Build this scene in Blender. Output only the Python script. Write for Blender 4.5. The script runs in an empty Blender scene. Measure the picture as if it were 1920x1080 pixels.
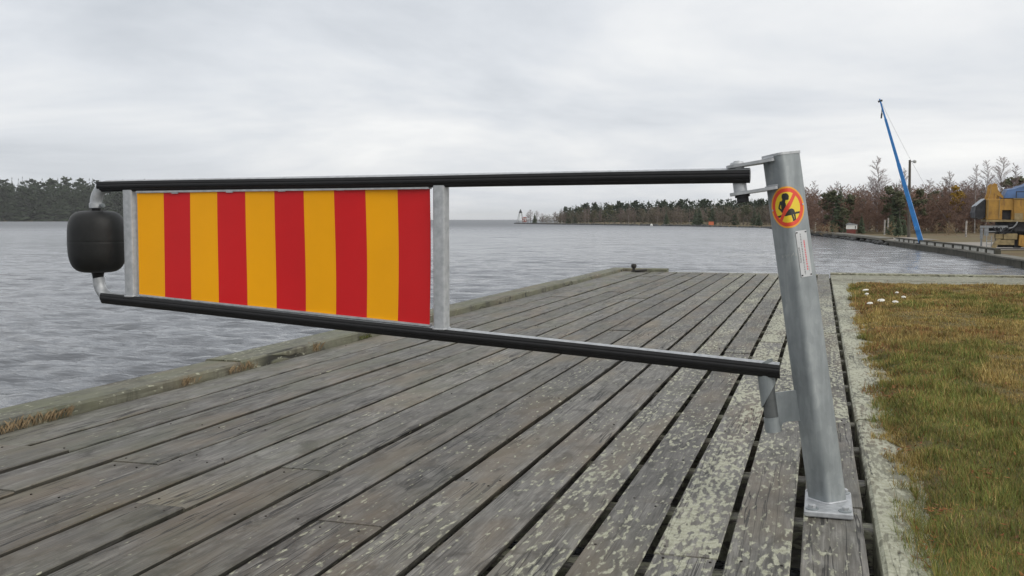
import bpy, bmesh, math, random
import numpy as np
from mathutils import Vector, Matrix, noise as mnoise
from math import sin, cos, pi, radians, atan, atan2, sqrt

scene = bpy.context.scene
COL = scene.collection
random.seed(11)
RNG = np.random.default_rng(7)

# ------------------------------------------------------------------ camera
cd = bpy.data.cameras.new('camera')
cam = bpy.data.objects.new('camera', cd)
COL.objects.link(cam)
scene.camera = cam
cd.sensor_width = 36.0
cd.lens = 1900.0 / 1920.0 * 36.0
cd.clip_start = 0.05
cd.clip_end = 40000
cam.location = (0, 0, 1.0)
cam.rotation_euler = (radians(90) - atan(128.5 / 1900.0), 0, radians(16.9))

# ------------------------------------------------------------------ sky, sun, exposure
SUN_EL, SUN_AZ = radians(32), radians(112)     # azimuth clockwise from +Y (the dock's direction)
world = bpy.data.worlds.new('World')
scene.world = world
world.use_nodes = True
wn, wl = world.node_tree.nodes, world.node_tree.links
wn.clear()


def W(kind, **kw):
    n = wn.new(kind)
    for k, v in kw.items():
        if isinstance(k, str) and hasattr(n, k):
            setattr(n, k, v)
    return n


def wmath(op, a, b=None, clamp=False):
    n = wn.new('ShaderNodeMath')
    n.operation = op
    n.use_clamp = clamp
    for i, s in enumerate((a, b)):
        if s is None:
            continue
        if isinstance(s, (int, float)):
            n.inputs[i].default_value = s
        else:
            wl.new(s, n.inputs[i])
    return n.outputs[0]


wout = W('ShaderNodeOutputWorld')
wbg = W('ShaderNodeBackground')
wbg.inputs['Strength'].default_value = 0.1
wl.new(wbg.outputs[0], wout.inputs['Surface'])
sky = W('ShaderNodeTexSky')
sky.sky_type = 'NISHITA'
sky.sun_disc = False
sky.sun_elevation = SUN_EL
sky.sun_rotation = SUN_AZ
sky.air_density = 1.0
sky.dust_density = 3.0
tc = W('ShaderNodeTexCoord')
sep = W('ShaderNodeSeparateXYZ')
wl.new(tc.outputs['Generated'], sep.inputs[0])
zc = wmath('MAXIMUM', sep.outputs['Z'], 0.0)
den = wmath('ADD', zc, 0.16)
comb = W('ShaderNodeCombineXYZ')
wl.new(wmath('DIVIDE', sep.outputs['X'], den), comb.inputs['X'])
wl.new(wmath('DIVIDE', sep.outputs['Y'], den), comb.inputs['Y'])
n1 = W('ShaderNodeTexNoise')
n1.inputs['Scale'].default_value = 0.62
n1.inputs['Detail'].default_value = 7
n1.inputs['Roughness'].default_value = 0.56
n1.inputs['Distortion'].default_value = 0.35
wl.new(comb.outputs[0], n1.inputs['Vector'])
n2 = W('ShaderNodeTexNoise')
n2.inputs['Scale'].default_value = 0.33
n2.inputs['Detail'].default_value = 3
wl.new(comb.outputs[0], n2.inputs['Vector'])
mixn = wmath('ADD', wmath('MULTIPLY', n1.outputs['Fac'], 0.62), wmath('MULTIPLY', n2.outputs['Fac'], 0.38))
# thinner cloud, hence brighter, towards the hidden sun
dot = W('ShaderNodeVectorMath')
dot.operation = 'DOT_PRODUCT'
wl.new(tc.outputs['Generated'], dot.inputs[0])
dot.inputs[1].default_value = (sin(SUN_AZ) * cos(SUN_EL), cos(SUN_AZ) * cos(SUN_EL), sin(SUN_EL))
lobe = wmath('POWER', wmath('MAXIMUM', wmath('MULTIPLY_ADD', dot.outputs['Value'], 0.5), 0.0), 1.0)
lobe.node.inputs[0].default_value = 0
dm = wmath('MULTIPLY', dot.outputs['Value'], 0.5)
d01 = wmath('ADD', dm, 0.5, True)
lob = wmath('POWER', d01, 2.5)
val = wmath('ADD', wmath('ADD', mixn, 0.045), wmath('MULTIPLY', lob, 0.20))
ramp = W('ShaderNodeValToRGB')
val = wmath('ADD', wmath('MULTIPLY', wmath('SUBTRACT', val, 0.62), 1.25), 0.645)
wl.new(val, ramp.inputs[0])
cr = ramp.color_ramp
cr.elements[0].position = 0.40
cr.elements[0].color = (0.50, 0.53, 0.57, 1)
cr.elements[1].position = 0.73
cr.elements[1].color = (0.90, 0.90, 0.885, 1)
e = cr.elements.new(0.52)
e.color = (0.64, 0.665, 0.70, 1)
e = cr.elements.new(0.62)
e.color = (0.765, 0.775, 0.785, 1)
sc = W('ShaderNodeVectorMath')
sc.operation = 'SCALE'
wl.new(ramp.outputs[0], sc.inputs[0])
sc.inputs['Scale'].default_value = 12.2
mx = W('ShaderNodeMix')
mx.data_type = 'RGBA'
mx.inputs['Factor'].default_value = 0.93
wl.new(sky.outputs[0], mx.inputs['A'])
wl.new(sc.outputs[0], mx.inputs['B'])
wl.new(mx.outputs['Result'], wbg.inputs['Color'])

sd = bpy.data.lights.new('sun', 'SUN')
sd.energy = 1.1
sd.angle = radians(35)
sd.color = (1.0, 0.97, 0.92)
sun = bpy.data.objects.new('sun', sd)
COL.objects.link(sun)
sun.location = (20, 20, 40)
sun.rotation_euler = Vector((sin(SUN_AZ) * cos(SUN_EL), cos(SUN_AZ) * cos(SUN_EL), sin(SUN_EL))).to_track_quat('Z', 'Y').to_euler()

scene.view_settings.view_transform = 'Standard'
scene.view_settings.look = 'None'
scene.view_settings.exposure = 0.0
scene.view_settings.gamma = 1.0
scene.view_settings.use_curve_mapping = False

# ------------------------------------------------------------------ materials


class NT:
    def __init__(self, name):
        self.m = bpy.data.materials.new(name)
        self.m.use_nodes = True
        self.t = self.m.node_tree
        self.n, self.l = self.t.nodes, self.t.links
        self.b = self.n['Principled BSDF']

    def set(self, k, v):
        s = self.b.inputs[k]
        if hasattr(v, 'is_output'):
            self.l.new(v, s)
        else:
            s.default_value = v

    def plug(self, v, s):
        if hasattr(v, 'is_output'):
            self.l.new(v, s)
        else:
            s.default_value = v

    def math(self, op, a, b=None, c=None, clamp=False):
        n = self.n.new('ShaderNodeMath')
        n.operation = op
        n.use_clamp = clamp
        for i, s in enumerate((a, b, c)):
            if s is not None:
                self.plug(s, n.inputs[i])
        return n.outputs[0]

    def coord(self, kind='Object'):
        return self.n.new('ShaderNodeTexCoord').outputs[kind]

    def geo(self, k='Position'):
        return self.n.new('ShaderNodeNewGeometry').outputs[k]

    def info(self, k):
        return self.n.new('ShaderNodeObjectInfo').outputs[k]

    def mapping(self, v, scale=(1, 1, 1), loc=None, rot=None):
        n = self.n.new('ShaderNodeMapping')
        self.l.new(v, n.inputs['Vector'])
        n.inputs['Scale'].default_value = scale
        if loc is not None:
            self.plug(loc, n.inputs['Location'])
        if rot is not None:
            n.inputs['Rotation'].default_value = rot
        return n.outputs[0]

    def noise(self, v, scale, detail=4, rough=0.55, dist=0.0, out='Fac'):
        n = self.n.new('ShaderNodeTexNoise')
        self.l.new(v, n.inputs['Vector'])
        n.inputs['Scale'].default_value = scale
        n.inputs['Detail'].default_value = detail
        n.inputs['Roughness'].default_value = rough
        n.inputs['Distortion'].default_value = dist
        return n.outputs[out]

    def voronoi(self, v, scale, feature='F1', out='Distance', rand=1.0):
        n = self.n.new('ShaderNodeTexVoronoi')
        n.feature = feature
        self.l.new(v, n.inputs['Vector'])
        n.inputs['Scale'].default_value = scale
        n.inputs['Randomness'].default_value = rand
        return n.outputs[out]

    def ramp(self, v, *stops):
        n = self.n.new('ShaderNodeValToRGB')
        self.plug(v, n.inputs[0])
        els = n.color_ramp.elements
        while len(els) < len(stops):
            els.new(0.5)
        for e, (p, c) in zip(els, stops):
            e.position = p
            e.color = (*c, 1) if len(c) == 3 else c
        return n.outputs[0]

    def step(self, v, a, b):
        n = self.n.new('ShaderNodeMapRange')
        n.interpolation_type = 'SMOOTHSTEP'
        self.plug(v, n.inputs['Value'])
        self.plug(a, n.inputs['From Min'])
        self.plug(b, n.inputs['From Max'])
        return n.outputs[0]

    def mix(self, f, a, b, mode='MIX'):
        n = self.n.new('ShaderNodeMix')
        n.data_type = 'RGBA'
        n.blend_type = mode
        n.clamp_factor = True
        self.plug(f, n.inputs[0])
        for s, v in ((n.inputs['A'], a), (n.inputs['B'], b)):
            if isinstance(v, tuple):
                s.default_value = (*v[:3], 1)
            else:
                self.l.new(v, s)
        return n.outputs['Result']

    def bump(self, h, strength=0.3, dist=0.01, normal=None):
        n = self.n.new('ShaderNodeBump')
        n.inputs['Strength'].default_value = strength
        n.inputs['Distance'].default_value = dist
        self.l.new(h, n.inputs['Height'])
        if normal is not None:
            self.l.new(normal, n.inputs['Normal'])
        return n.outputs[0]

    def sepxyz(self, v):
        n = self.n.new('ShaderNodeSeparateXYZ')
        self.l.new(v, n.inputs[0])
        return n.outputs

    def comb(self, x, y, z):
        n = self.n.new('ShaderNodeCombineXYZ')
        for s, v in zip(n.inputs, (x, y, z)):
            self.plug(v, s)
        return n.outputs[0]


MAT = {}


def simple(name, col, rough=0.6, metal=0.0, var=0.25, scale=6.0, bump=0.0, spec=0.5, coat=0.0):
    """a colour with soft uneven wear"""
    t = NT(name)
    c = t.coord()
    n = t.noise(c, scale, 5, 0.6)
    lo = tuple(x * (1 - var) for x in col)
    hi = tuple(min(1, x * (1 + var)) for x in col)
    t.set('Base Color', t.ramp(n, (0.3, lo), (0.7, hi)))
    t.set('Roughness', rough)
    t.set('Metallic', metal)
    t.set('Specular IOR Level', spec)
    if coat:
        t.set('Coat Weight', coat)
        t.set('Coat Roughness', 0.15)
    if bump:
        t.set('Normal', t.bump(t.noise(c, scale * 6, 4), bump, 0.004))
    MAT[name] = t.m
    return t.m


def wood_material(name, dark, mid, light, green):
    """weathered timber; object colour: r = lichen cover, g = greenish tint, b = brightness, pieces run along local Y"""
    t = NT(name)
    rnd = t.info('Random')
    oc = t.sepxyz(t.info('Color'))
    off = t.comb(t.math('MULTIPLY', rnd, 7.0), t.math('MULTIPLY', rnd, 113.0), 0.0)
    p = t.mapping(t.coord(), loc=off)
    # grain
    g1 = t.noise(t.mapping(p, (26, 3.2, 14)), 1.0, 7, 0.66, 0.5)
    g2 = t.noise(t.mapping(p, (170, 5, 90)), 1.0, 3, 0.6)
    gr = t.math('MULTIPLY_ADD', g2, 0.42, t.math('MULTIPLY', g1, 0.58))
    col = t.ramp(gr, (0.33, dark), (0.5, mid), (0.68, light))
    # slow blotches: damp dark, warm brown, algae
    bl = t.noise(t.mapping(p, (9, 4.2, 1)), 1.0, 6, 0.68, 0.9)
    col = t.mix(t.math('MULTIPLY', t.step(bl, 0.47, 0.68), 0.80), col, (0.050, 0.046, 0.039), 'MIX')
    b2 = t.noise(t.mapping(p, (3, 0.9, 1), loc=(5, 9, 3)), 1.0, 4, 0.6)
    col = t.mix(t.math('MULTIPLY', t.step(b2, 0.44, 0.70), 0.60), col, (0.185, 0.145, 0.098))
    b3 = t.noise(t.mapping(p, (4, 1.2, 1), loc=(15, 4, 8)), 1.0, 5, 0.65)
    col = t.mix(t.math('MULTIPLY', t.step(b3, 0.38, 0.72), oc[1]), col, green)
    # cross scuffs and damp streaks across the grain
    sc_ = t.noise(t.mapping(p, (7, 34, 1), loc=(2, 1, 0)), 1.0, 5, 0.72, 1.6)
    col = t.mix(t.math('MULTIPLY', t.step(sc_, 0.60, 0.70), 0.72), col, (0.05, 0.047, 0.042))
    # long checks
    ck = t.noise(t.mapping(p, (16, 0.55, 1), loc=(31, 2, 0)), 1.0, 3, 0.6, 0.25)
    line = t.math('ABSOLUTE', t.math('SUBTRACT', ck, 0.5))
    gate_ = t.step(t.noise(t.mapping(p, (3, 0.8, 1), loc=(3, 77, 0)), 1.0, 2), 0.45, 0.6)
    crack = t.math('MULTIPLY', t.math('SUBTRACT', 1.0, t.step(line, 0.005, 0.015)), gate_)
    col = t.mix(t.math('MULTIPLY', crack, 0.85), col, (0.022, 0.021, 0.019))
    # knots
    kv = t.voronoi(t.mapping(p, (9, 2.6, 1), loc=(1, 5, 0)), 1.0)
    knot = t.math('MULTIPLY', t.math('SUBTRACT', 1.0, t.step(kv, 0.05, 0.14)), 0.6)
    col = t.mix(knot, col, (0.05, 0.043, 0.035))
    br = t.math('MULTIPLY_ADD', oc[2], 0.9, 0.55)
    col = t.mix(1.0, col, t.comb(br, br, br), 'MULTIPLY')
    # lichen
    patch = t.noise(t.mapping(p, (5.0, 1.1, 1), loc=(50, 8, 0)), 1.0, 5, 0.62)
    cov = t.math('ADD', oc[0], t.math('MULTIPLY', t.math('SUBTRACT', patch, 0.5), t.math('MULTIPLY_ADD', oc[0], 1.7, 0.5)))
    nl = t.noise(t.mapping(p, (50, 15, 50), loc=(9, 9, 0)), 1.0, 1.6, 0.5, 0.12)
    nf = t.noise(t.mapping(p, (120, 40, 120), loc=(4, 2, 0)), 1.0, 3, 0.6)
    nlm = t.math('MULTIPLY_ADD', nf, 0.20, t.math('MULTIPLY', nl, 0.80))
    th = t.math('SUBTRACT', 0.72, t.math('MULTIPLY', cov, 0.33))
    nx_ = t.noise(t.mapping(p, (260, 150, 260), loc=(7, 3, 0)), 1.0, 3, 0.65)
    lich = t.math('MULTIPLY', t.step(t.math('MULTIPLY_ADD', t.math('SUBTRACT', nx_, 0.5), 0.16, nlm), th, t.math('ADD', th, 0.11)), t.math('MULTIPLY_ADD', nx_, 1.0, 0.40), clamp=True)
    # pale flecks along the grain on every board
    fl = t.noise(t.mapping(p, (75, 16, 75), loc=(19, 3, 0)), 1.0, 1.2, 0.5)
    flg = t.step(t.noise(t.mapping(p, (3.0, 1.8, 1), loc=(8, 61, 0)), 1.0, 3), 0.46, 0.66)
    fth = t.math('ADD', t.math('SUBTRACT', 0.80, t.math('MULTIPLY', flg, 0.14)), t.math('MULTIPLY', t.math('FRACT', t.math('MULTIPLY', rnd, 13.7)), 0.085))
    fleck = t.math('MULTIPLY', t.step(fl, fth, t.math('ADD', fth, 0.03)), 0.85)
    lm = t.math('MAXIMUM', lich, fleck)
    lcol = t.ramp(t.noise(p, 45, 5, 0.65), (0.3, (0.26, 0.26, 0.185)), (0.52, (0.40, 0.40, 0.30)), (0.75, (0.56, 0.555, 0.45)))
    col = t.mix(lm, col, lcol)
    t.set('Base Color', col)
    t.set('Roughness', t.math('MULTIPLY_ADD', gr, 0.25, 0.52))
    t.set('Specular IOR Level', 0.35)
    h = t.math('ADD', t.math('MULTIPLY', gr, 0.5), t.math('MULTIPLY', lm, 0.25))
    h = t.math('SUBTRACT', h, t.math('MULTIPLY', crack, 0.9))
    t.set('Normal', t.bump(h, 0.85, 0.007))
    MAT[name] = t.m


wood_material('deck_wood', (0.055, 0.051, 0.045), (0.142, 0.136, 0.124), (0.290, 0.280, 0.258), (0.115, 0.118, 0.075))
wood_material('beam_wood', (0.090, 0.088, 0.066), (0.165, 0.162, 0.120), (0.250, 0.245, 0.190), (0.150, 0.158, 0.085))


def galvanised():
    t = NT('galvanised_steel')
    p = t.coord()
    sp = t.voronoi(t.mapping(p, (1, 1, 0.6)), 55, out='Color')
    spv = t.sepxyz(sp)[0]
    n = t.noise(p, 9, 5, 0.6)
    st = t.noise(t.mapping(p, (30, 30, 2.5)), 1.0, 4, 0.6)
    v = t.math('ADD', t.math('MULTIPLY', n, 0.40), t.math('ADD', t.math('MULTIPLY', spv, 0.07), t.math('MULTIPLY', st, 0.50)))
    t.set('Base Color', t.ramp(v, (0.30, (0.185, 0.205, 0.215)), (0.5, (0.265, 0.290, 0.300)), (0.68, (0.375, 0.400, 0.408))))
    t.set('Metallic', 0.35)
    t.set('Roughness', t.math('MULTIPLY_ADD', n, 0.3, 0.32))
    t.set('Normal', t.bump(t.noise(p, 60, 3), 0.12, 0.003))
    MAT['galvanised_steel'] = t.m
    t = NT('galvanised_plate')
    p = t.coord()
    n = t.noise(p, 40, 5, 0.6)
    t.set('Base Color', t.ramp(n, (0.3, (0.33, 0.345, 0.36)), (0.7, (0.50, 0.515, 0.53))))
    t.set('Metallic', 0.3)
    t.set('Roughness', 0.45)
    t.set('Normal', t.bump(n, 0.15, 0.003))
    MAT['galvanised_plate'] = t.m


galvanised()
simple('rubber', (0.012, 0.012, 0.013), 0.42, 0, 0.2, 20, 0.05, 0.3)
simple('weight_rubber', (0.012, 0.0125, 0.0125), 0.5, 0, 0.25, 14, 0.12, 0.3)
simple('sign_amber', (0.93, 0.405, 0.001), 0.45, 0, 0.05, 2.5, 0, 0.20, 0.08)
simple('sign_red', (0.62, 0.012, 0.015), 0.42, 0, 0.07, 2.5, 0, 0.20, 0.12)
simple('sticker_yellow', (0.78, 0.56, 0.02), 0.35, 0, 0.04, 8)
simple('sticker_red', (0.72, 0.060, 0.022), 0.35, 0, 0.05, 8)
simple('sticker_orange', (0.80, 0.36, 0.02), 0.35, 0, 0.05, 8)
simple('sticker_black', (0.012, 0.012, 0.010), 0.4, 0, 0.1, 8)
simple('plate_white', (0.50, 0.51, 0.52), 0.4, 0.2, 0.08, 12)
simple('plate_ink', (0.06, 0.06, 0.065), 0.5)
simple('plate_red_ink', (0.60, 0.14, 0.16), 0.5)
simple('scuff_white', (0.46, 0.47, 0.46), 0.7)
simple('pin_steel', (0.11, 0.118, 0.12), 0.5, 0.3, 0.25, 20, 0.1)
simple('dark_iron', (0.035, 0.032, 0.028), 0.7, 0.3, 0.4, 30, 0.3)
simple('nail_rust', (0.020, 0.016, 0.013), 0.8, 0.2)
simple('dark_timber', (0.055, 0.052, 0.044), 0.85, 0, 0.4, 5, 0.3)
simple('quay_timber', (0.060, 0.056, 0.042), 0.85, 0, 0.45, 2, 0.3)
simple('quay_cap', (0.15, 0.142, 0.118), 0.85, 0, 0.35, 1.2, 0.2)
simple('wet_stone', (0.035, 0.035, 0.034), 0.6, 0, 0.6, 3, 0.4)
simple('concrete', (0.34, 0.325, 0.30), 0.9, 0, 0.2, 2, 0.2)
simple('pale_kerb', (0.48, 0.47, 0.43), 0.85, 0, 0.2, 2, 0.1)
simple('gravel', (0.26, 0.235, 0.205), 0.95, 0, 0.25, 1.5, 0.4)
simple('crane_yellow', (0.46, 0.255, 0.045), 0.55, 0, 0.38, 2.2, 0.08)
def rusty_yellow():
    t = NT('crane_yellow')
    p = t.coord()
    c = t.ramp(t.noise(p, 2.2, 5, 0.6), (0.3, (0.27, 0.145, 0.030)), (0.7, (0.47, 0.26, 0.045)))
    st = t.noise(t.mapping(p, (6, 6, 1.3)), 1.0, 5, 0.65)
    c = t.mix(t.math('MULTIPLY', t.step(st, 0.55, 0.72), 0.75), c, (0.13, 0.06, 0.028))
    t.set('Base Color', c)
    t.set('Roughness', 0.6)
    MAT['crane_yellow'] = t.m


rusty_yellow()
simple('crane_dusty', (0.26, 0.20, 0.10), 0.7, 0, 0.35, 4, 0.1)
simple('crane_dark', (0.028, 0.028, 0.032), 0.6, 0.2, 0.5, 5, 0.1)
simple('crane_grey', (0.24, 0.25, 0.26), 0.55, 0.2, 0.3, 5, 0.1)
simple('tyre', (0.018, 0.018, 0.018), 0.85, 0, 0.3, 9, 0.2)
simple('tarp_blue', (0.055, 0.115, 0.25), 0.5, 0, 0.35, 1.6, 0.25)
simple('tarp_grey', (0.26, 0.29, 0.32), 0.45, 0, 0.35, 3, 0.25)
simple('boom_blue', (0.025, 0.19, 0.50), 0.45, 0, 0.18, 3)
simple('cable_steel', (0.24, 0.24, 0.245), 0.6, 0.4)
simple('pole_wood', (0.085, 0.075, 0.062), 0.85, 0, 0.3, 6, 0.2)
simple('lamp_glass', (0.40, 0.41, 0.40), 0.3)
simple('white_paint', (0.68, 0.68, 0.65), 0.6, 0, 0.12, 3)
simple('red_paint', (0.32, 0.045, 0.035), 0.65, 0, 0.2, 3)
simple('barn_red', (0.17, 0.045, 0.035), 0.8, 0, 0.25, 3)
simple('orange_paint', (0.60, 0.16, 0.07), 0.6, 0, 0.15, 4)
simple('roof_dark', (0.04, 0.042, 0.045), 0.7, 0, 0.2, 3)
simple('mushroom', (0.74, 0.72, 0.66), 0.6, 0, 0.15, 30)
simple('birch_twig', (0.19, 0.14, 0.13), 0.9, 0, 0.3, 2, 0, 0.2)
simple('birch_bark', (0.30, 0.28, 0.26), 0.85, 0, 0.55, 6, 0, 0.2)
simple('grey_bark', (0.115, 0.10, 0.09), 0.9, 0, 0.4, 4, 0, 0.2)
simple('spit_twig', (0.125, 0.105, 0.078), 0.9, 0, 0.35, 0.1, 0, 0.2)
simple('brush_twig', (0.185, 0.115, 0.085), 0.9, 0, 0.35, 0.3, 0, 0.2)
simple('pine_needles', (0.105, 0.112, 0.064), 0.85, 0, 0.4, 1.5, 0, 0.2)
simple('spruce_needles', (0.070, 0.088, 0.052), 0.85, 0, 0.4, 1.5, 0, 0.2)
simple('far_needles', (0.034, 0.047, 0.027), 0.9, 0, 0.5, 0.05, 0, 0.1)
simple('yellow_leaves', (0.30, 0.19, 0.03), 0.8, 0, 0.35, 1.0, 0, 0.2)
simple('dry_straw', (0.25, 0.185, 0.11), 0.85, 0, 0.4, 20, 0, 0.2)
simple('moss', (0.10, 0.11, 0.03), 0.9, 0, 0.3, 20, 0, 0.2)


def attr_colour(name, rough=0.85):
    t = NT(name)
    a = t.n.new('ShaderNodeAttribute')
    a.attribute_name = 'Col'
    t.set('Base Color', a.outputs['Color'])
    t.set('Roughness', rough)
    t.set('Specular IOR Level', 0.25)
    MAT[name] = t.m


attr_colour('grass_blades')


def lawn_ground():
    t = NT('lawn_soil')
    p = t.geo()
    n = t.noise(p, 2.2, 5, 0.6, 0.4)
    n2 = t.noise(p, 60, 4, 0.7)
    c = t.ramp(n, (0.32, (0.150, 0.100, 0.040)), (0.5, (0.130, 0.105, 0.038)), (0.7, (0.080, 0.090, 0.028)))
    c = t.mix(t.math('MULTIPLY', t.step(n2, 0.45, 0.75), 0.7), c, (0.025, 0.020, 0.010))
    t.set('Base Color', c)
    t.set('Roughness', 0.95)
    t.set('Normal', t.bump(n2, 0.8, 0.02))
    MAT['lawn_soil'] = t.m
    t = NT('shore_ground')
    p = t.geo()
    n = t.noise(p, 0.16, 5, 0.6, 0.3)
    n2 = t.noise(p, 2.5, 4, 0.7)
    c = t.ramp(n, (0.3, (0.16, 0.105, 0.042)), (0.5, (0.13, 0.105, 0.040)), (0.62, (0.12, 0.065, 0.028)), (0.75, (0.085, 0.085, 0.032)))
    c = t.mix(t.math('MULTIPLY', n2, 0.35), c, (0.06, 0.045, 0.025))
    t.set('Base Color', c)
    t.set('Roughness', 0.95)
    MAT['shore_ground'] = t.m


lawn_ground()


def water_material():
    t = NT('lake_water')
    p = t.geo()
    t.set('Base Color', (0.115, 0.122, 0.134, 1))
    ln = t.n.new('ShaderNodeVectorMath')
    ln.operation = 'LENGTH'
    t.l.new(p, ln.inputs[0])
    t.set('Roughness', t.math('MULTIPLY_ADD', t.step(ln.outputs['Value'], 30.0, 420.0), 0.34, 0.09))   # waves too small to model far out
    t.set('IOR', 1.333)
    rot = (0, 0, radians(12))
    a = t.noise(t.mapping(p, (0.55, 1.5, 1), rot=rot), 1.0, 5, 0.62, 0.3)
    b = t.noise(t.mapping(p, (2.2, 6.0, 1), rot=rot), 1.0, 4, 0.6, 0.3)
    far = t.noise(t.mapping(p, (0.10, 0.35, 1), rot=rot), 1.0, 5, 0.6, 0.2)
    h = t.math('ADD', t.math('MULTIPLY', a, 0.10), t.math('ADD', t.math('MULTIPLY', b, 0.035), t.math('MULTIPLY', far, 0.45)))
    t.set('Normal', t.bump(h, 1.0, 1.0))
    MAT['lake_water'] = t.m


water_material()

# ------------------------------------------------------------------ builders


class MB:
    """collects shapes in world metres; build() links them as one mesh object"""

    def __init__(self):
        self.v, self.f, self.mi = [], [], []

    def add(self, vs, fs, mi=0, xf=None):
        o = len(self.v)
        for p in vs:
            p = Vector(p)
            if xf is not None:
                p = xf @ p
            self.v.append(tuple(p))
        for f in fs:
            self.f.append(tuple(i + o for i in f))
            self.mi.append(mi)

    def box(self, lo, hi, mi=0, xf=None, bev=0.0):
        x0, y0, z0 = lo
        x1, y1, z1 = hi
        if bev <= 0:
            self.add([(x0, y0, z0), (x1, y0, z0), (x1, y1, z0), (x0, y1, z0), (x0, y0, z1), (x1, y0, z1), (x1, y1, z1), (x0, y1, z1)],
                     [(0, 3, 2, 1), (4, 5, 6, 7), (0, 1, 5, 4), (1, 2, 6, 5), (2, 3, 7, 6), (3, 0, 4, 7)], mi, xf)
            return
        # chamfered along the top and the upright edges
        b = bev
        ring = lambda e, z: [(x0 + e + b, y0 + e, z), (x1 - e - b, y0 + e, z), (x1 - e, y0 + e + b, z), (x1 - e, y1 - e - b, z),
                             (x1 - e - b, y1 - e, z), (x0 + e + b, y1 - e, z), (x0 + e, y1 - e - b, z), (x0 + e, y0 + e + b, z)]
        vs = ring(b * 0.7, z0) + ring(0, z0 + b) + ring(0, z1 - b) + ring(b * 0.8, z1)
        fs = [tuple(range(7, -1, -1)), tuple(range(24, 32))]
        for k in range(3):
            for i in range(8):
                j = (i + 1) % 8
                fs.append((k * 8 + i, k * 8 + j, k * 8 + 8 + j, k * 8 + 8 + i))
        self.add(vs, fs, mi, xf)

    def tube(self, path, radii, n=8, mi=0, caps=True, xf=None):
        path = [Vector(p) for p in path]
        if not hasattr(radii, '__len__'):
            radii = [radii] * len(path)
        vs, fs = [], []
        ref = None
        for i, p in enumerate(path):
            d = (path[min(i + 1, len(path) - 1)] - path[max(i - 1, 0)]).normalized()
            if ref is None:
                ref = d.orthogonal().normalized()
            a = (ref - d * ref.dot(d))
            a = a.normalized() if a.length > 1e-6 else d.orthogonal().normalized()
            ref = a
            b = d.cross(a)
            for k in range(n):
                t = 2 * pi * k / n
                vs.append(p + (a * cos(t) + b * sin(t)) * radii[i])
        for i in range(len(path) - 1):
            for k in range(n):
                j = (k + 1) % n
                fs.append((i * n + k, i * n + j, (i + 1) * n + j, (i + 1) * n + k))
        if caps:
            fs.append(tuple(range(n - 1, -1, -1)))
            fs.append(tuple((len(path) - 1) * n + k for k in range(n)))
        self.add(vs, fs, mi, xf)

    def lathe(self, prof, origin=(0, 0, 0), axis=(0, 0, 1), n=24, mi=0, xf=None):
        """prof: (radius, height) pairs from bottom to top"""
        q = Vector(axis).normalized().to_track_quat('Z', 'Y')
        o = Vector(origin)
        vs, fs = [], []
        for r, h in prof:
            for k in range(n):
                t = 2 * pi * k / n
                vs.append(o + q @ Vector((r * cos(t), r * sin(t), h)))
        for i in range(len(prof) - 1):
            for k in range(n):
                j = (k + 1) % n
                fs.append((i * n + k, i * n + j, (i + 1) * n + j, (i + 1) * n + k))
        fs.append(tuple(range(n - 1, -1, -1)))
        fs.append(tuple((len(prof) - 1) * n + k for k in range(n)))
        self.add(vs, fs, mi, xf)

    def prism(self, poly, d0, d1, fn, mi=0):
        """poly in 2D, extruded between depths d0 and d1, fn(u, v, depth) -> world"""
        n = len(poly)
        vs = [fn(u, v, d0) for u, v in poly] + [fn(u, v, d1) for u, v in poly]
        fs = [tuple(range(n - 1, -1, -1)), tuple(range(n, 2 * n))]
        for i in range(n):
            j = (i + 1) % n
            fs.append((i, j, n + j, n + i))
        self.add(vs, fs, mi)

    def build(self, name, mats, parent=None, smooth=False, loc=None):
        me = bpy.data.meshes.new(name)
        base = Vector(parent['_base']) if parent is not None else Vector(loc or (0, 0, 0))
        me.from_pydata([tuple(Vector(p) - base) for p in self.v], [], self.f)
        if not isinstance(mats, (list, tuple)):
            mats = [mats]
        for m in mats:
            me.materials.append(MAT[m])
        if len(mats) > 1:
            me.polygons.foreach_set('material_index', self.mi)
        bm = bmesh.new()
        bm.from_mesh(me)
        bmesh.ops.recalc_face_normals(bm, faces=bm.faces)
        bm.to_mesh(me)
        bm.free()
        if smooth:
            me.polygons.foreach_set('use_smooth', [True] * len(me.polygons))
            me.set_sharp_from_angle(angle=radians(40))
        me.update()
        o = bpy.data.objects.new(name, me)
        COL.objects.link(o)
        if parent is not None:
            o.parent = parent
            o['_base'] = tuple(base)
        else:
            o.location = base
            o['_base'] = tuple(base)
        return o


def tag(o, label=None, cat=None, group=None, kind=None):
    if label:
        o['label'] = label
    if cat:
        o['category'] = cat
    if group:
        o['group'] = group
    if kind:
        o['kind'] = kind
    return o


def thing(name, loc, label, cat, group=None):
    o = bpy.data.objects.new(name, None)
    o.empty_display_size = 0.2
    COL.objects.link(o)
    o.location = loc
    o['_base'] = tuple(loc)
    return tag(o, label, cat, group)


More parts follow.
